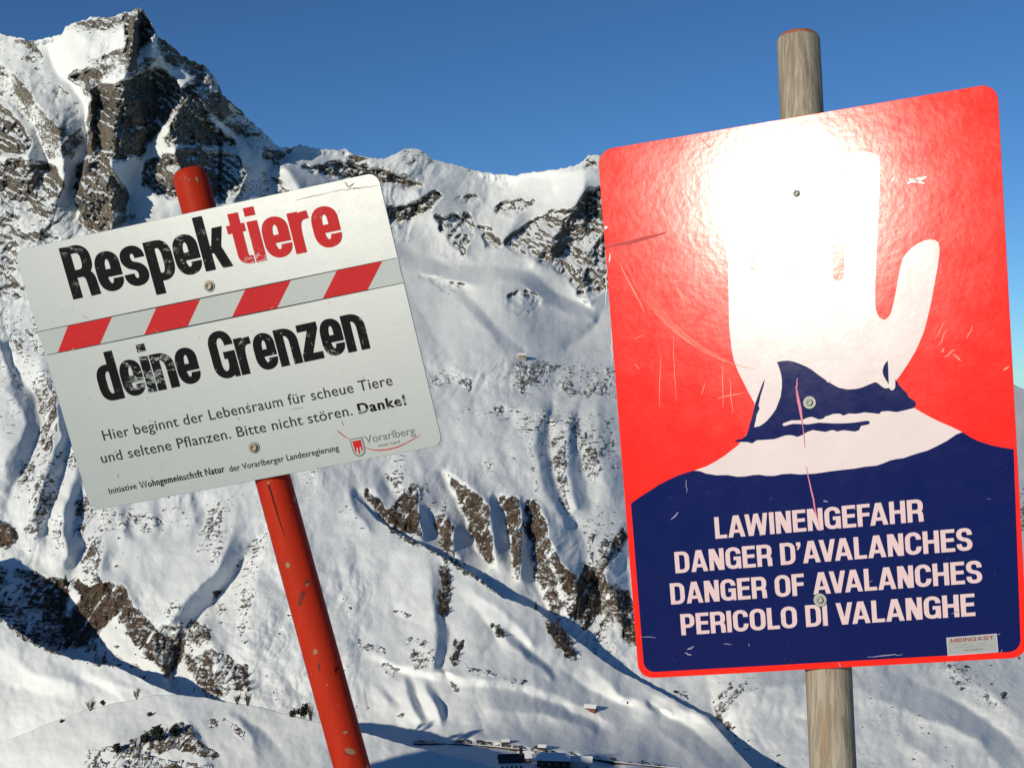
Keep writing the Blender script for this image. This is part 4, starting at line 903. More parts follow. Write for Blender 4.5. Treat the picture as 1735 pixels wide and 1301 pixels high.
# scratches and chips in the sheeting
SCR = sheeting('scratched_red', (0.80, 0.20, 0.12), 0.45); PINK = sheeting('pink_scratch', (0.55, 0.10, 0.20), 0.5); PALE = sheeting('bare_scratch', (0.20, 0.19, 0.30), 0.5); DARKRED = sheeting('deep_scratch', (0.40, 0.012, 0.008), 0.6)
rs = random.Random(8)
def wig(a, b, n_=6, j=1.2): return [(a[0] + (b[0] - a[0]) * t / n_ + rs.uniform(-j, j) * (0 < t < n_), a[1] + (b[1] - a[1]) * t / n_ + rs.uniform(-j, j) * (0 < t < n_)) for t in range(n_ + 1)]
def arcp(cx_, cy_, rad, a0, a1, n_=14): return [(cx_ + rad * math.cos(R(a0 + (a1 - a0) * i / n_)), cy_ + rad * math.sin(R(a0 + (a1 - a0) * i / n_))) for i in range(n_ + 1)]
sc = [(arcp(1330, 340, 290, 100 + i * 1.5, 158 - i * 3, 16), 1.1 + rs.random()) for i in range(3)] + [(arcp(1336 + i * 5, 350, 284, 112, 150, 12), 0.9) for i in range(3)]
sc += [(wig((1050, 445), (1092, 530)), 1.6), (wig((1143, 480), (1162, 520)), 2.0), (wig((1150, 490), (1166, 515)), 1.4), (wig((1093, 300), (1090, 330)), 2.0), (wig((1225, 610), (1225, 690)), 1.2), (wig((1236, 640), (1242, 700)), 1.2), (wig((1215, 676), (1262, 664)), 1.3), (wig((1120, 600), (1118, 690)), 1.0), (wig((1140, 560), (1146, 680)), 0.9)]
sc += [(wig((1648 + rs.uniform(-40, 40), 340 + rs.uniform(-10, 240)), (1660 + rs.uniform(-40, 30), 350 + rs.uniform(0, 240)), 4), 0.7) for i in range(0)]
for i in range(26):
    x, y = rs.uniform(1030, 1690), rs.uniform(330, 720)
    if (1225 < x < 1600 and y > 240) or y > 560 and x > 1500: continue
    a = rs.uniform(0, 3.14); L = rs.uniform(4, 26); sc.append((wig((x, y), (x + L * math.cos(a), y + L * math.sin(a)), 4, 0.6), rs.uniform(0.5, 1.3)))
sc += [(wig((1590, 585), (1604, 560), 3), 1.6), (wig((1595, 597), (1600, 590), 3), 2.5), (wig((1600, 605), (1618, 592), 3), 2.0), (wig((1615, 600), (1628, 612), 3), 2.2), (wig((1638, 575), (1648, 552), 3), 1.5), (wig((1486, 517), (1500, 500), 3), 1.5), (wig((1700, 628), (1710, 620), 3), 3.0), (wig((1600, 545), (1584, 575), 4), 1.2)]
strips(BR, 'scratch_marks', sc, SCR, board, 0.00055)
strips(BR, 'scratch_marks', [(wig((1349, 653), (1360, 720), 5, 0.8), 5.0), (wig((1352, 640), (1350, 660), 4), 2.0), (wig((1360, 718), (1364, 760), 5, 0.5), 1.6), (wig((1366, 790), (1390, 900), 8, 0.8), 2.6)], PINK, board, 0.0010)
strips(BR, 'scratch_marks', [(wig((1025, 421), (1128, 394), 8, 1.5), 6.0), (wig((1186, 232), (1204, 251), 4), 1.4), (wig((1352, 316), (1341, 310), 3), 1.2)], DARKRED, board, 0.00055)
strips(BR, 'bare_marks', [(wig((1538, 312), (1570, 300), 5, 2), 7.0), (wig((1540, 303), (1567, 311), 5, 2), 5.0), (wig((1512, 308), (1516, 300), 3), 2.5), (wig((1024, 387), (1030, 385), 3), 6.0), (wig((1401, 645), (1408, 646), 3), 5.0), (wig((1028, 450), (1027, 520), 6, 1.5), 1.6), (wig((1036, 560), (1037, 620), 6, 1.5), 1.4), (wig((1033, 430), (1033, 445), 3), 3.0)], WHITE, board, 0.0010)
sw = [(wig((1163, 812), (1164, 835), 4), 1.2), (wig((1470, 1112), (1530, 1108), 8, 1.5), 1.8), (wig((1422, 1122), (1424, 1130), 3), 2.4), (wig((1165, 1100), (1176, 1094), 4, 2), 3.0), (wig((1160, 1106), (1172, 1110), 4, 2), 2.4), (wig((1137, 880), (1150, 868), 4, 3), 2.2), (wig((1226, 1090), (1240, 1092), 4), 1.4), (wig((1395, 849), (1403, 850), 3), 2.5), (wig((1085, 1078), (1112, 1080), 4), 1.1), (wig((1612, 1040), (1625, 1035), 4, 2), 1.6)]
for i in range(14):
    x, y = rs.uniform(1090, 1710), rs.uniform(830, 1110)
    a = rs.uniform(0, 3.14); L = rs.uniform(2, 9); sw.append((wig((x, y), (x + L * math.cos(a), y + L * math.sin(a)), 3, 0.8), rs.uniform(0.5, 1.3)))
strips(BR, 'scratch_marks', sw, PALE, board, 0.0010)
for px_, py_ in ((1350, 328), (1372, 682), (1390, 1016)):
    bolt(BR, px_, py_, 0.0100 if py_ > 500 else 0.0062, 0.0056 if py_ > 500 else 0.0046, STEEL, STEEL, AV, 0.0008, True)
# maker's sticker
stq = [(1603.5, 1079.7), (1688.9, 1072.8), (1691.7, 1104.3), (1605.9, 1110.5)]
STK = sheeting('silver_sticker', (0.30, 0.31, 0.295), 0.5, spec=0.1); STI = sheeting('sticker_rim', (0.42, 0.42, 0.44), 0.5, spec=0.1)
stk = BR.poly('maker_sticker', [stq], STI, board, 0.0009); stk['label'] = 'small silver maker sticker in the lower right corner'
stq2 = [(1605.3, 1081.4), (1687.3, 1074.8), (1689.8, 1102.6), (1607.5, 1108.6)]
B_RT = sheeting('sticker_red', (0.24, 0.05, 0.045), 0.5, spec=0.1); B_DK = sheeting('sticker_ink', (0.10, 0.11, 0.10), 0.5)
sf = BR.poly('sticker_face', [stq2], STK, AV, 0.0010)
capS = abs(BR.st(1611, 1088)[1] - BR.st(1610.5, 1081.5)[1])
BR.text('sticker_lettering', 'MEINGAST', (1611, 1088), (1684, 1082), (1611, 1088), (1684, 1082.5), capS, B_RT, sf, 0.0012, blk=(0.20, 0.18, 0.75, 0.16, 0.3, {'M': 1.15, 'E': 0.85, 'N': 0.95, 'G': 0.95, 'A': 1.0, 'S': 0.9, 'T': 0.85}))
BR.text('sticker_lettering', 'www.meingast.at', (1633, 1102), (1666, 1099.6), (1633, 1102.4), (1666, 1099.8), capS * 0.5, B_DK, sf, 0.0012, 0.9, 0.02, 1.0)
mk = []
for x0, x1, yy in ((1628, 1648, 1092.0), (1654, 1670, 1090.4), (1617, 1650, 1096.8), (1652, 1676, 1094.4), (1678, 1682, 1093.0)):
    x = x0
    while x < x1:
        L = rs.uniform(1.2, 2.6); sl_ = -0.075; mk.append(([(x, yy + (x - x0) * sl_), (x + L, yy + (x + L - x0) * sl_)], rs.uniform(1.4, 2.6))); x += L + rs.uniform(0.4, 0.9)
strips(BR, 'sticker_print', mk, B_DK, sf, 0.0012)

# ------------------------------------------------------------------ wildlife sign on its red post
QL = [(23.6, 425), (639.3, 291.8), (750.6, 753.8), (154.4, 865.6)]
BL = Board(QL, (-0.262, -0.95, 0.0), 2.06, 420)
SILVER = sheeting('silver_board', (0.270, 0.305, 0.290), 0.38, None, 0, 0.05, 1.0, 1.0, 0.12)
BAND = sheeting('reflective_band', (0.33, 0.37, 0.35), 0.45, None, 0, 0.04, 0.4, 1.0, 0.12)
PR = sheeting('red_print', (0.45, 0.012, 0.014), 0.5, (0.45, 0.45, 0.42), 0.9, 0.05, 0.08, 1.7, 0, 1)
PS = sheeting('red_stripe_film', (0.45, 0.012, 0.014), 0.5, (0.50, 0.40, 0.38), 0.45, 0.05, 0.08, 1.3)
PB = sheeting('black_print', (0.004, 0.004, 0.005), 0.5, (0.36, 0.39, 0.375), 0.95, 0.05, 0.04, 1.15, 0, 1)
PG = sheeting('grey_print', (0.025, 0.027, 0.026), 0.5, (0.42, 0.43, 0.40), 0.9, 0.05, 0.08, 2.2)
PLG = sheeting('faded_print', (0.13, 0.14, 0.135), 0.5, (0.52, 0.53, 0.50), 1.0, 0.05, 0.3, 4.0)
def red_paint():
    k = N('red_painted_timber'); ob = k.coord()
    g = k.mapping(ob, (1, 1, 0.06), (0, R(-14), 0))
    c = k.mix(k.noise(40, 5, 0.6, g), (0.30, 0.017, 0.007), (0.48, 0.034, 0.012))
    c = k.mix(k.step(k.noise(14, 4, 0.6, ob), 0.58, 0.75), c, (0.30, 0.03, 0.015))
    chip = k.math('MAXIMUM', k.step(k.noise(26, 4, 0.55, ob), 0.67, 0.69), k.step(k.noise(110, 4, 0.6, ob), 0.715, 0.735))
    c = k.mix(chip, c, (0.42, 0.28, 0.15))
    crack = k.step(k.noise(34, 3, 0.5, k.mapping(ob, (1, 1, 0.03), (0, R(-14), 0)), 0.5), 0.655, 0.68)
    c = k.mix(crack, c, (0.06, 0.010, 0.006))
    h = k.math('SUBTRACT', k.noise(60, 6, 0.6, g), k.math('MULTIPLY', k.math('MAXIMUM', crack, chip), 1.2))
    return k.out(c, 0.5, 0.06, normal=k.bump(h, 0.35, 0.0015))
rL = 0.0281
ta, tb = BL.back(319, 288, 0.005 + rL), BL.back(597, 1301, 0.005 + rL)
fl = ta + (tb - ta) * ((-1.72 - ta.z) / (tb.z - ta.z))
WL = empty('wildlife_sign', fl, 'silver notice board with a red striped band, tilted on a leaning red post', 'notice sign')
pl = post('post', ta, fl, rL, rL * 1.0, red_paint(), WL, 0.014, 40, 0.012, 4)
lb = plate(BL, rounded([(0, 0), (420, BL.h)], 11), 'board', SILVER, WL, 0.0, 0.0025)
lb['label'] = 'scuffed silver board with black and red lettering'
band = [(61.5, 562.8), (672.3, 437.2), (684.8, 479.2), (80.3, 601.4)]
bd = BL.poly('striped_band', [band], BAND, lb, 0.0003); bd['label'] = 'grey reflective band with red slanting stripes'
for q in ([(115.3, 552), (190, 536.8), (169.5, 583), (98, 597.5)], [(265, 521.4), (340, 506), (318, 553), (244.4, 568)], [(416, 490.3), (493.3, 474.5), (469.4, 522.5), (393, 538)], [(571, 458.6), (647.8, 442.8), (622.8, 491.5), (546.6, 507)]):
    BL.poly('red_stripe', [q], PS, bd, 0.0005)
strips(BL, 'band_line', [([(61.5, 562.8), (260, 522), (460, 481), (672.3, 437.2)], 2.0), ([(80.3, 601.4), (280, 561), (480, 520.5), (684.8, 479.2)], 2.0)], PG, bd, 0.0007)
capL = BL.st(125.6, 507.5)[1] - BL.st(100.3, 421)[1]
lf = 0.0005
def T(tx, l, r_, b0, b1, cp, mat, sx, off, k, space=1.0, name='lettering', blk=None): return BL.text(name, tx, l, r_, b0, b1, cp, mat, lb, lf, sx, off, k, space=space, blk=blk)
T('Respek', (112, 465), (395.5, 450), (125.6, 507.5), (394, 451), capL, PB, 0.60, 0.058, 2.6, blk=HEAD)
T('tiere', (388, 403), (581, 402), (413.8, 449), (517.5, 428), capL, PR, 0.60, 0.058, 2.6, blk=HEAD)['label'] = 'red half of the headline'
T('deine', (162.8, 637), (343.6, 644), (266.3, 662.8), (305.5, 654.5), capL * 0.93, PB, 0.60, 0.058, 2.6, blk=HEAD)
T('Grenzen', (356.3, 600), (627.4, 588), (400, 638), (627, 590.3), capL * 0.93, PB, 0.60, 0.058, 2.6, blk=HEAD)
c2 = BL.st(176.4, 746.3)[1] - BL.st(171.8, 729.5)[1]
T('Hier beginnt der Lebensraum f\u00fcr scheue Tiere', (174, 738), (666, 652), (176.4, 746.3), (661.3, 653), c2, PG, 0.9, 0.004, 1.0, 1.06)
T('und seltene Pflanzen. Bitte nicht st\u00f6ren.', (170.2, 774), (598.2, 703), (207.5, 778), (597.9, 703.2), c2, PG, 0.9, 0.004, 1.0, 1.06)
T('Danke!', (606, 692), (689, 684), (610.5, 701), (688, 686), c2, PB, 0.85, 0.030, 1.5, 1.14)
c3 = c2 * 0.60
T('Initiative', (185, 834), (232, 826), (186.5, 836.7), (231.8, 827.6), c3, PG, 0.9, 0.012, 1.0, 1.05)
T('Wohngemeinschaft Natur', (236.5, 822), (381.6, 799), (238.4, 827.6), (381.6, 799.4), c3 * 1.15, PB, 0.72, 0.022, 1.6, 1.12)
T('der Vorarlberger Landesregierung', (388.5, 794), (574.8, 762), (391, 799.2), (570, 764.2), c3, PG, 0.9, 0.012, 1.0, 1.05)
T('Vorarlberg', (617.2, 740), (703.5, 732), (623.6, 750.6), (690, 737.7), c3 * 1.25, PLG, 0.95, 0.004, 1.0, 1.0)
T('unser Land', (641, 755), (677.5, 749), (642, 757), (677, 750.2), c3 * 0.5, PLG, 0.95, 0.0, 1.0, 1.0)
cr = [(592.3, 743.9), (614.2, 739.8), (615.6, 746), (616.6, 751), (618.2, 757), (619, 762), (618.6, 766), (617, 769), (614, 772), (610, 773.7), (605, 772.6), (600.8, 770), (598.4, 766), (596.9, 762), (594.6, 753)]
crest = BL.poly('crest', [cr], PLG, lb, lf); crest['label'] = 'small grey shield with a red banner'
BL.poly('crest_field', [[(594.6, 745.2), (612.8, 741.9), (614.6, 750), (617, 761.5), (616.4, 766.5), (613, 770), (609.8, 771.2), (605.4, 770), (601.4, 767.4), (599, 761.5), (596.4, 752)]], BAND, crest, 0.0007)
BL.poly('crest_banner', [[(597, 747.6), (611.6, 744.8), (613.2, 752), (615.4, 763), (613, 763.6), (611.6, 757), (609.4, 757.4), (610.8, 768.2), (608, 768.6), (606.4, 758), (604, 758.6), (605, 765.4), (602, 766), (600.4, 759), (599.2, 756)]], PR, crest, 0.0009)
strips(BL, 'crest_swoosh', [([(571, 728.5), (576, 733), (582, 738.2), (592, 744)], 1.6), ([(618, 757), (625, 760.4), (634, 762.2), (643, 762.6), (657, 761.2), (671, 758), (689, 750.2), (703, 742.2), (712, 736.6)], 1.9)], PR, crest, 0.0007)
# scuffs near the top edge
sfu = [(wig((583, 309), (592, 318), 4, 1.5), 2.0), (wig((590, 318), (600, 311), 4, 1.0), 2.2), (wig((560, 325), (642, 315), 12, 1.2), 0.9), (wig((500, 340), (560, 326), 8, 1.2), 0.8), (wig((578, 713), (583, 722), 4, 1), 1.0), (wig((201, 803), (199, 809), 3, 0.5), 0.9), (wig((598, 320), (608, 318), 4), 1.6), (wig((495, 694), (514, 690), 5, 0.6), 0.8), (wig((138, 535), (150, 540), 4, 1), 0.8)]
for i in range(40):
    x, y = rs.uniform(60, 700), rs.uniform(340, 800)
    a, b_ = BL.st(x, y)
    if not (8 < a < 412 and 8 < b_ < BL.h - 8): continue
    an = rs.uniform(0, 3.14); L = rs.uniform(1.5, 8); sfu.append((wig((x, y), (x + L * math.cos(an), y + L * math.sin(an)), 3, 0.4), rs.uniform(0.3, 0.8)))
strips(BL, 'scuff_marks', sfu, PLG, lb, 0.0006)
for px_, py_ in ((355, 485), (431, 758)):
    bolt(BL, px_, py_, 0.0093, 0.0067, STEEL, DULL, WL, 0.0002, False)
# ------------------------------------------------------------------ houses, huts, trees and shrubs on the slopes
def on(px, py, depth):
    Y = float(depth(np.array([[float(px)]]), np.array([[float(py)]]))[0][0, 0])
    return ray(px, py) * Y
def flat(name, col, rough=0.8, scale=1.0, amt=0.25):
    k = N(name)
    return k.out(k.mix(k.noise(scale, 4, 0.6), tuple(c * (1 - amt) for c in col), tuple(c * (1 + amt) for c in col)), rough, 0.2)
PLASTER = flat('white_render', (0.72, 0.70, 0.65)); TIMBER = flat('dark_timber', (0.055, 0.038, 0.028), 0.8, 2.0, 0.4); SLATE = flat('dark_slates', (0.05, 0.048, 0.045)); BRICKR = flat('orange_render', (0.48, 0.22, 0.11)); SNOWR = flat('roof_snow', (0.78, 0.80, 0.79), 0.8, 0.6, 0.05); PANE = flat('dark_pane', (0.02, 0.022, 0.026), 0.2); REDWOOD = flat('red_brown_timber', (0.16, 0.065, 0.04)); GREYW = flat('grey_render', (0.50, 0.50, 0.50))
def boxm(c, d):
    x, y, z = c; a, b, h = d[0] / 2, d[1] / 2, d[2]
    V = [(x + i * a, y + j * b, z + k * h) for k in (0, 1) for i, j in ((-1, -1), (1, -1), (1, 1), (-1, 1))]
    return V, [(3, 2, 1, 0), (4, 5, 6, 7), (0, 1, 5, 4), (1, 2, 6, 5), (2, 3, 7, 6), (3, 0, 4, 7)]
def local(name, V, f, mat, parent):
    me = bpy.data.meshes.new(name); me.from_pydata(V, [], f); me.update()
    o = bpy.data.objects.new(name, me); C.objects.link(o); me.materials.append(mat); o.parent = parent
    return o
def house(name, loc, rz, L, D, H, RH, wall, roof, label, cat, nwin=0, chimney=None, door=True, over=0.5, group=None, snow=True):
    r_ = empty(name, loc, label, cat, group); r_.rotation_euler = (0, 0, rz)
    a, b = L / 2, D / 2
    V = [(-a, -b, -3), (a, -b, -3), (a, b, -3), (-a, b, -3), (-a, -b, H), (a, -b, H), (a, b, H), (-a, b, H), (-a, 0, H + RH), (a, 0, H + RH)]
    wl = local('wall', V, [(0, 1, 5, 4), (1, 2, 6, 9, 5), (2, 3, 7, 6), (3, 0, 4, 8, 7)], wall, r_)
    e = over; t = 0.35 if snow else 0.18; sl = RH / b
    yb = b + e; zb = H - e * sl
    V = []
    for x in (-a - e, a + e): V += [(x, -yb, zb + 0.02), (x, 0, H + RH + 0.02), (x, yb, zb + 0.02), (x, -yb, zb + t), (x, 0, H + RH + t), (x, yb, zb + t)]
    local('roof', V, [(0, 3, 4, 1), (1, 4, 5, 2), (6, 7, 10, 9), (7, 8, 11, 10), (3, 9, 10, 4), (4, 10, 11, 5), (0, 1, 7, 6), (1, 2, 8, 7), (0, 6, 9, 3), (2, 5, 11, 8)], roof, r_)
    for i in range(nwin):
        x = -a + L * (i + 0.7) / (nwin + 0.4)
        fr = local('window', *boxm((x, -b - 0.03, H * 0.45), (1.2, 0.10, 1.3)), TIMBER if wall is not TIMBER else GREYW, r_)
        local('pane', *boxm((x, -b - 0.085, H * 0.45 + 0.15), (0.9, 0.04, 1.0)), PANE, fr)
    if door: local('door', *boxm((a * 0.6, -b - 0.04, 0), (1.1, 0.1, 2.0)), TIMBER if wall is not TIMBER else REDWOOD, r_)
    if chimney:
        ch = local('chimney', *boxm((chimney[0], 0, H), (chimney[1], chimney[1], RH + chimney[2])), BRICKR, r_)
        local('chimney_cap', *boxm((chimney[0], 0, H + RH + chimney[2]), (chimney[1] * 1.25, chimney[1] * 1.25, 0.3)), SNOWR, ch)
    return r_
house('guest_house', on(866, 1306, depth2), R(6), 15, 8, 6.6, 3.8, PLASTER, SLATE, 'white walled house with dark slate roof and orange chimney at the valley road', 'house', 5, (6.0, 2.0, 4.2), True, 0.5, None, False)
house('farmhouse', on(888, 1290, depth2), R(12), 7.5, 7, 3.6, 3.0, TIMBER, SNOWR, 'small dark house with snowy roof directly behind the white house', 'house', 2, None, False)
house('barn', on(938, 1300, depth2), R(-6), 20, 9, 6.0, 3.2, TIMBER, SNOWR, 'long dark timber barn with snow covered roof beside the valley road', 'barn', 4, None, True)
house('shed', on(984, 1299, depth2), R(-8), 14, 7, 4.5, 2.2, GREYW, SNOWR, 'pale grey building standing right of the long dark barn', 'shed', 0, None, True)
house('hay_hut', on(856, 1259, depth2), R(5), 5, 4, 1.7, 1.0, TIMBER, SNOWR, 'tiny dark hay hut on shaded slope above the road, left of a similar hut', 'hut', 0, None, False, 0.3, 'hay huts above the valley road')
house('hay_hut', on(919, 1268, depth2), R(-10), 5, 4, 1.6, 1.0, TIMBER, SNOWR, 'tiny dark hay hut just above the road behind the long barn', 'hut', 0, None, False, 0.3, 'hay huts above the valley road')
house('hay_hut', on(1001, 1201, depth2), R(-20), 8, 5, 1.8, 1.4, REDWOOD, SNOWR, 'red brown hut half buried in snow on the open slope', 'hut', 0, None, False, 0.6)
house('alpine_hut', on(884, 606, depth1), R(10), 9, 7, 3.0, 2.2, flat('pale_timber', (0.34, 0.27, 0.19)), SNOWR, 'pale timber hut on the edge of the high snow bench', 'hut', 2, None, True, 0.5)

BARK = flat('bark', (0.055, 0.042, 0.032), 0.9, 3.0, 0.4); NEEDLE = flat('needles', (0.020, 0.028, 0.018), 0.8, 1.5, 0.5); TWIG = flat('bare_twigs', (0.075, 0.055, 0.042), 0.9, 2.0, 0.4)
def bar(V, f, a, b, r0, r1, n_=4):
    ax = (b - a).normalized(); u = ax.cross(Vector((0.3, 0.9, 0.2))).normalized(); v = ax.cross(u); o = len(V)
    for p, r_ in ((a, r0), (b, r1)):
        for i in range(n_): V.append(p + (u * math.cos(6.2832 * i / n_) + v * math.sin(6.2832 * i / n_)) * r_)
    for i in range(n_): f.append((o + i, o + (i + 1) % n_, o + n_ + (i + 1) % n_, o + n_ + i))
def spruce_meshes(seed):
    q = random.Random(seed); tv = []; tf = []; cv = []; cf = []
    bar(tv, tf, Vector((0, 0, -1)), Vector((0, 0, 7.6)), 0.20, 0.03, 6)
    for j in range(34):
        z = 0.6 + 7.2 * (j / 34) ** 0.95; rad = (1.75 * (1 - j / 36)) * q.uniform(0.75, 1.15) + 0.08
        for i in range(9):
            t = q.uniform(0, 6.283); d = Vector((math.cos(t), math.sin(t), -0.32)); s_ = Vector((-math.sin(t), math.cos(t), 0)) * rad * q.uniform(0.10, 0.22)
            a = Vector((0, 0, z)) + d * 0.05; b = Vector((0, 0, z)) + d * rad * q.uniform(0.7, 1.1); m_ = a + (b - a) * 0.6; o = len(cv)
            cv += [a, m_ + s_, b, m_ - s_, m_ - Vector((0, 0, 0.25))]; cf += [(o, o + 1, o + 2, o + 3), (o, o + 4, o + 2)]
    return tv, tf, cv, cf
def shrub_meshes(seed, dense):
    q = random.Random(seed); tv = []; tf = []; cv = []; cf = []
    for i in range(7 if not dense else 5):
        t = q.uniform(0, 6.283); tip = Vector((math.cos(t) * q.uniform(0.4, 1.3), math.sin(t) * q.uniform(0.4, 1.3), q.uniform(1.6, 3.0)))
        bar(tv, tf, Vector((q.uniform(-.2, .2), q.uniform(-.2, .2), -0.6)), tip, 0.10, 0.03)
        for j in range(34 if not dense else 60):
            s_ = q.uniform(0.35, 1.05); p = tip * s_; d = Vector((q.gauss(0, 1), q.gauss(0, 1), q.gauss(0.7, 0.7))).normalized()
            if dense:
                p = p + Vector((q.gauss(0, 0.45), q.gauss(0, 0.45), q.gauss(0, 0.3))); u = d.cross(Vector((q.random(), q.random(), q.random()))).normalized() * 0.26; o = len(cv)
                cv += [p - u, p + d * 0.4, p + u, p - d * 0.25]; cf.append((o, o + 1, o + 2, o + 3))
            else: bar(cv, cf, p, p + d * q.uniform(0.4, 0.95), 0.030, 0.012, 3)
    return tv, tf, cv, cf
PROTO = {}
def plant(kind, px, py, hpx, depth, label, group=None, variant=0):
    loc = on(px, py, depth); key = (kind, variant)
    nm, cat = {'spruce': ('spruce_tree', 'tree'), 'bush': ('dark_bush', 'bush'), 'shrub': ('bare_shrub', 'shrub')}[kind]
    r_ = empty(nm, loc, label, cat, group); r_.rotation_euler = (0, 0, random.uniform(0, 6.28))
    if key not in PROTO:
        d = spruce_meshes(variant) if kind == 'spruce' else shrub_meshes(variant + 7, kind == 'bush')
        t_ = local('trunk' if kind == 'spruce' else 'stem', d[0], d[1], BARK, r_); c_ = local('crown', d[2], d[3], {'spruce': NEEDLE, 'bush': NEEDLE, 'shrub': TWIG}[kind], r_)
        PROTO[key] = (t_, c_)
    else:
        for o in PROTO[key]:
            c = o.copy(); c.parent = r_; C.objects.link(c)
    s_ = hpx * loc.y / F / {'spruce': 7.8, 'bush': 2.9, 'shrub': 3.4}[kind]
    r_.scale = (s_ * random.uniform(0.9, 1.15), s_ * random.uniform(0.9, 1.15), s_)
    return r_
plant('spruce', 908, 1033, 17, depth2, 'single dark spruce on the crest of the open slope')
plant('spruce', 111, 992, 20, depth1, 'dark spruce at the head of the shaded ravine')
plant('bush', 243, 1258, 18, depth4, 'dark rounded evergreen bush, leftmost of three on the rocky knoll', 'evergreens on the knoll')
plant('bush', 269, 1252, 22, depth4, 'largest dark evergreen bush on top of the rocky knoll', 'evergreens on the knoll', 1)
plant('bush', 293, 1247, 18, depth4, 'dark evergreen bush, rightmost of three on the rocky knoll', 'evergreens on the knoll', 2)
plant('bush', 199, 1276, 16, depth4, 'dark bush low on the left flank of the rocky knoll', None, 1)
plant('bush', 253, 1213, 7, depth4, 'tiny dark bush alone on the smooth snow above the knoll rocks', None, 2)
plant('bush', 104, 1224, 6, depth4, 'tiny dark bush on the snowy crest left of the knoll')
plant('bush', 175, 1194, 9, depth4, 'tiny dark bush on the crest between two bare shrubs')
plant('shrub', 153, 1203, 24, depth4, 'bare brown shrub, leftmost on the crest of the knoll')
plant('shrub', 232, 1183, 20, depth4, 'wide bare shrub on the highest part of the knoll crest', None, 1)
plant('shrub', 401, 1192, 22, depth4, 'bare shrub on the crest below the striped slope, left of its pair', 'bare shrubs on the right of the crest')
plant('shrub', 420, 1194, 26, depth4, 'taller bare shrub on the crest below the striped slope', 'bare shrubs on the right of the crest', 1)
plant('bush', 494, 1214, 14, depth4, 'low dark bush left of the red post, outermost of its clump', 'bushes beside the red post')
plant('bush', 513, 1216, 22, depth4, 'tallest dark bush of the clump beside the red post', 'bushes beside the red post', 2)
plant('shrub', 527, 1219, 25, depth4, 'bare shrub closest to the red post in the dark clump', 'bushes beside the red post', 2)
for i, (x, y, hh) in enumerate([(414, 1150, 18), (417, 1164, 18), (413, 1138, 12), (420, 1172, 14)]):
    plant('shrub', x, y, hh, depth1, 'bare shrub in the short upright row on the slope above the crest', 'row of bare shrubs', i % 3)
q_ = random.Random(21)
def patch(n_, x0, y0, x1, y1, wd, label, group, depth, hh=(9, 15)):
    for i in range(n_):
        t = (i + q_.random()) / n_; x = x0 + (x1 - x0) * t + q_.uniform(-wd, wd); y = y0 + (y1 - y0) * t + q_.uniform(-4, 4)
        plant('shrub', x, y, q_.uniform(*hh), depth, label, group, q_.randrange(3))
patch(22, 754, 968, 749, 1046, 8, 'grey leafless alder in the dark upright strip on the open slope', 'alders in the upright strip', depth2)
patch(9, 776, 1090, 770, 1128, 6, 'brown leafless shrub in the small patch below the alder strip', 'shrubs in the small brown patch', depth2, (8, 12))
patch(8, 836, 1064, 850, 1078, 7, 'grey leafless shrub in the small patch mid slope', 'shrubs in the small grey patch', depth2, (7, 12))
patch(26, 932, 1058, 972, 1116, 12, 'grey leafless alder in the large patch near the slope edge', 'alders near the slope edge', depth2)
patch(10, 992, 976, 1004, 990, 8, 'dark leafless shrub clinging to the top of the ravine wall', 'shrubs on the ravine wall', depth1, (12, 20))

# retaining wall of the valley road
def road_wall():
    pts = [(700, 1257), (740, 1257), (790, 1258.5), (840, 1263), (890, 1268), (930, 1272.5), (970, 1278), (1010, 1284), (1060, 1291), (1120, 1297), (1180, 1302)]
    P = [on(x, y + 4, depth2) for x, y in pts]
    r_ = empty('retaining_wall', P[5], 'long low dark retaining wall along the snowy valley road', 'wall')
    V = []; f = []
    for i, p in enumerate(P):
        q = p - P[5]
        for dy, dz in ((-0.4, -2.0), (-0.4, 1.0), (0.4, 1.0), (0.4, -2.0)): V.append(q + Vector((0, dy, dz)))
    for i in range(len(P) - 1):
        for j in range(4): f.append((4 * i + j, 4 * i + (j + 1) % 4, 4 * i + 4 + (j + 1) % 4, 4 * i + 4 + j))
    local('wall_face', V, f, TIMBER, r_)
    V2 = []; f2 = []
    for i, p in enumerate(P):
        q = p - P[5]
        for dy, dz in ((-0.2, 1.002), (-0.2, 1.25), (0.5, 1.25), (0.5, 1.002)): V2.append(q + Vector((0, dy, dz)))
    for i in range(len(P) - 1):
        for j in range(4): f2.append((4 * i + j, 4 * i + (j + 1) % 4, 4 * i + 4 + (j + 1) % 4, 4 * i + 4 + j))
    local('snow_cap', V2, f2, SNOWR, r_)
road_wall()

# flaked paint and a drying crack on the red post
def on_post(px, py, lift):
    r_ = ray(px, py); ax = (tb - ta).normalized()
    d = r_ - ax * r_.dot(ax); m_ = -ta - ax * (-ta).dot(ax)
    A = d.dot(d); B = 2 * d.dot(m_); Cq = m_.dot(m_) - (rL + lift) ** 2
    return r_ * ((-B - math.sqrt(max(0, B * B - 4 * A * Cq))) / (2 * A))
def flakes(name, items, mat, lift):
    q = random.Random(4); V = []; f = []
    for x, y, w_, h_, rot in items:
        o = len(V); n_ = 11
        V.append(on_post(x, y, lift))
        for i in range(n_):
            t = 6.2832 * i / n_; k = q.uniform(0.65, 1.25); a, b = w_ * k * math.cos(t), h_ * k * math.sin(t)
            V.append(on_post(x + a * math.cos(rot) - b * math.sin(rot), y + a * math.sin(rot) + b * math.cos(rot), lift))
        for i in range(n_): f.append((o, o + 1 + i, o + 1 + (i + 1) % n_))
    m_ = mesh(name, V, f, mat, WL); m_['kind'] = 'stuff'
    return m_
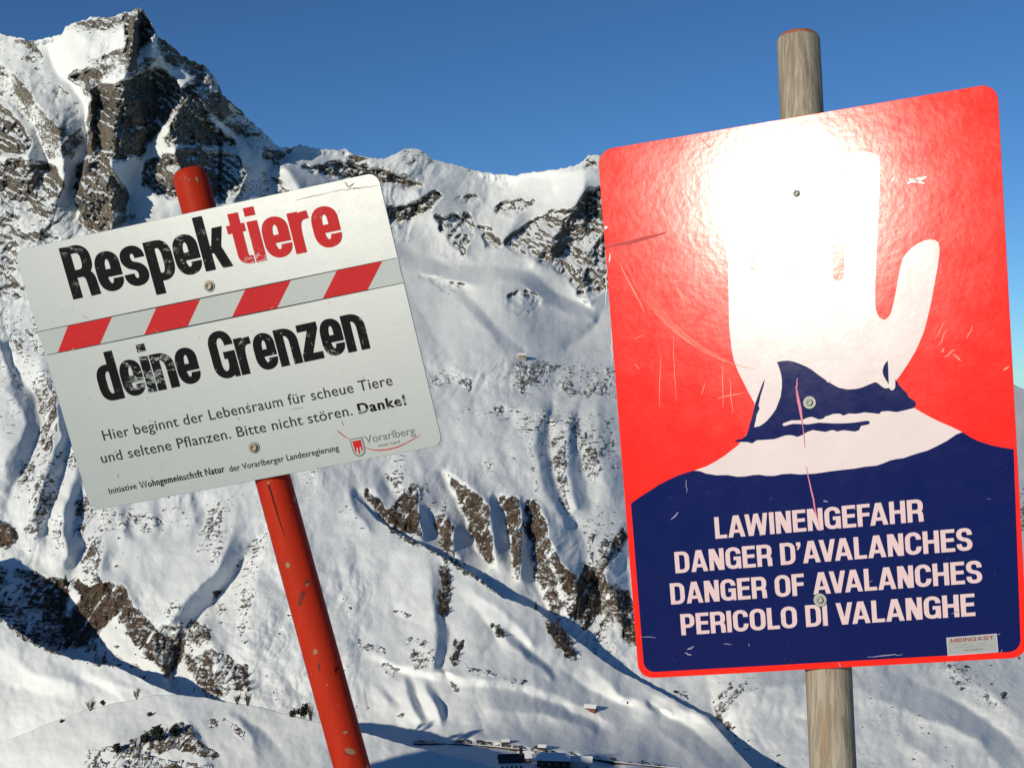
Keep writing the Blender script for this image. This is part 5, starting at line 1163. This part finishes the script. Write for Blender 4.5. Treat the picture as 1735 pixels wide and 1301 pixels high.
CHIP = flat('bare_chip', (0.30, 0.16, 0.075), 0.8, 60, 0.4); GRIME = flat('grime', (0.14, 0.030, 0.020), 0.8, 60, 0.4); CRK = flat('crack', (0.045, 0.010, 0.006), 0.9, 60, 0.3)
q5 = random.Random(12)
flakes('paint_chips', [(488, 958, 4.5, 5.5, 0.2), (535, 1104, 4, 6, 0.1), (585, 1240, 4, 3, -0.4), (594, 1272, 9, 5, 0.3), (595, 1274, 5, 4, 0), (334, 304, 3.5, 5, -0.5), (314, 301, 1.2, 2.2, 0), (320, 305, 1.2, 2.6, 0), (306, 303, 1.0, 2, 0), (521, 990, 3, 4, 0.5), (455, 818, 3, 2.5, 0.2)]
       + [(lambda y: (467 + (y - 815) * 0.267 + q5.uniform(-24, 24), y, q5.uniform(0.4, 0.9), q5.uniform(0.5, 1.2), 0))(q5.uniform(830, 1290)) for i in range(14)], CHIP, 0.0004)
flakes('grime_marks', [(521, 988, 5, 6, 0.4), (512, 1010, 4, 12, 0.45), (508, 1022, 3, 6, 0.3), (590, 1277, 7, 2, 0.2), (540, 1130, 2, 9, -0.2)], GRIME, 0.0003)
ck = [(453, 816), (459, 834), (466, 858), (474, 884), (482, 908)]; V = []; f = []
for i, (x, y) in enumerate(ck):
    w_ = [1.5, 1.3, 1.1, 0.8, 0.2][i]; V += [on_post(x - w_, y, 0.0004), on_post(x + w_, y, 0.0004)]
for i in range(len(ck) - 1): f.append((2 * i, 2 * i + 1, 2 * i + 3, 2 * i + 2))
mesh('drying_crack', V, f, CRK, WL)

# unseen ridge, added left of the frame to cast shade on the valley road
def shadow_spur():
    A, B = Vector((-309, 375, -62)), Vector((-319, 402, -68)); d = (B - A).normalized(); n_ = Vector((d.y, -d.x, 0)).normalized()
    L = (B - A).length; V = []; f = []; nu, nv = 60, 50
    for i in range(nu + 1):
        u = -140 + (L + 280) * i / nu
        e = max(0, -u, u - L)
        for j in range(nv + 1):
            v = -150 + 300 * j / nv
            z = (A.z + (B.z - A.z) * min(1, max(0, u / L))) - 0.55 * math.hypot(v, e * (2.3 if u > 0 else 1.1)) + 5 * math.sin(u * 0.05) * math.cos(v * 0.04) - 1.5 * math.sin(u * 0.21)
            p = A + d * u + n_ * v; V.append((p.x, p.y, z))
    for i in range(nu):
        for j in range(nv): f.append((i * (nv + 1) + j, (i + 1) * (nv + 1) + j, (i + 1) * (nv + 1) + j + 1, i * (nv + 1) + j + 1))
    tag(mesh('ridge', V, f, TERR, None, True), kind='structure')  # added shadow caster, shaped and placed for the shade it throws
shadow_spur()
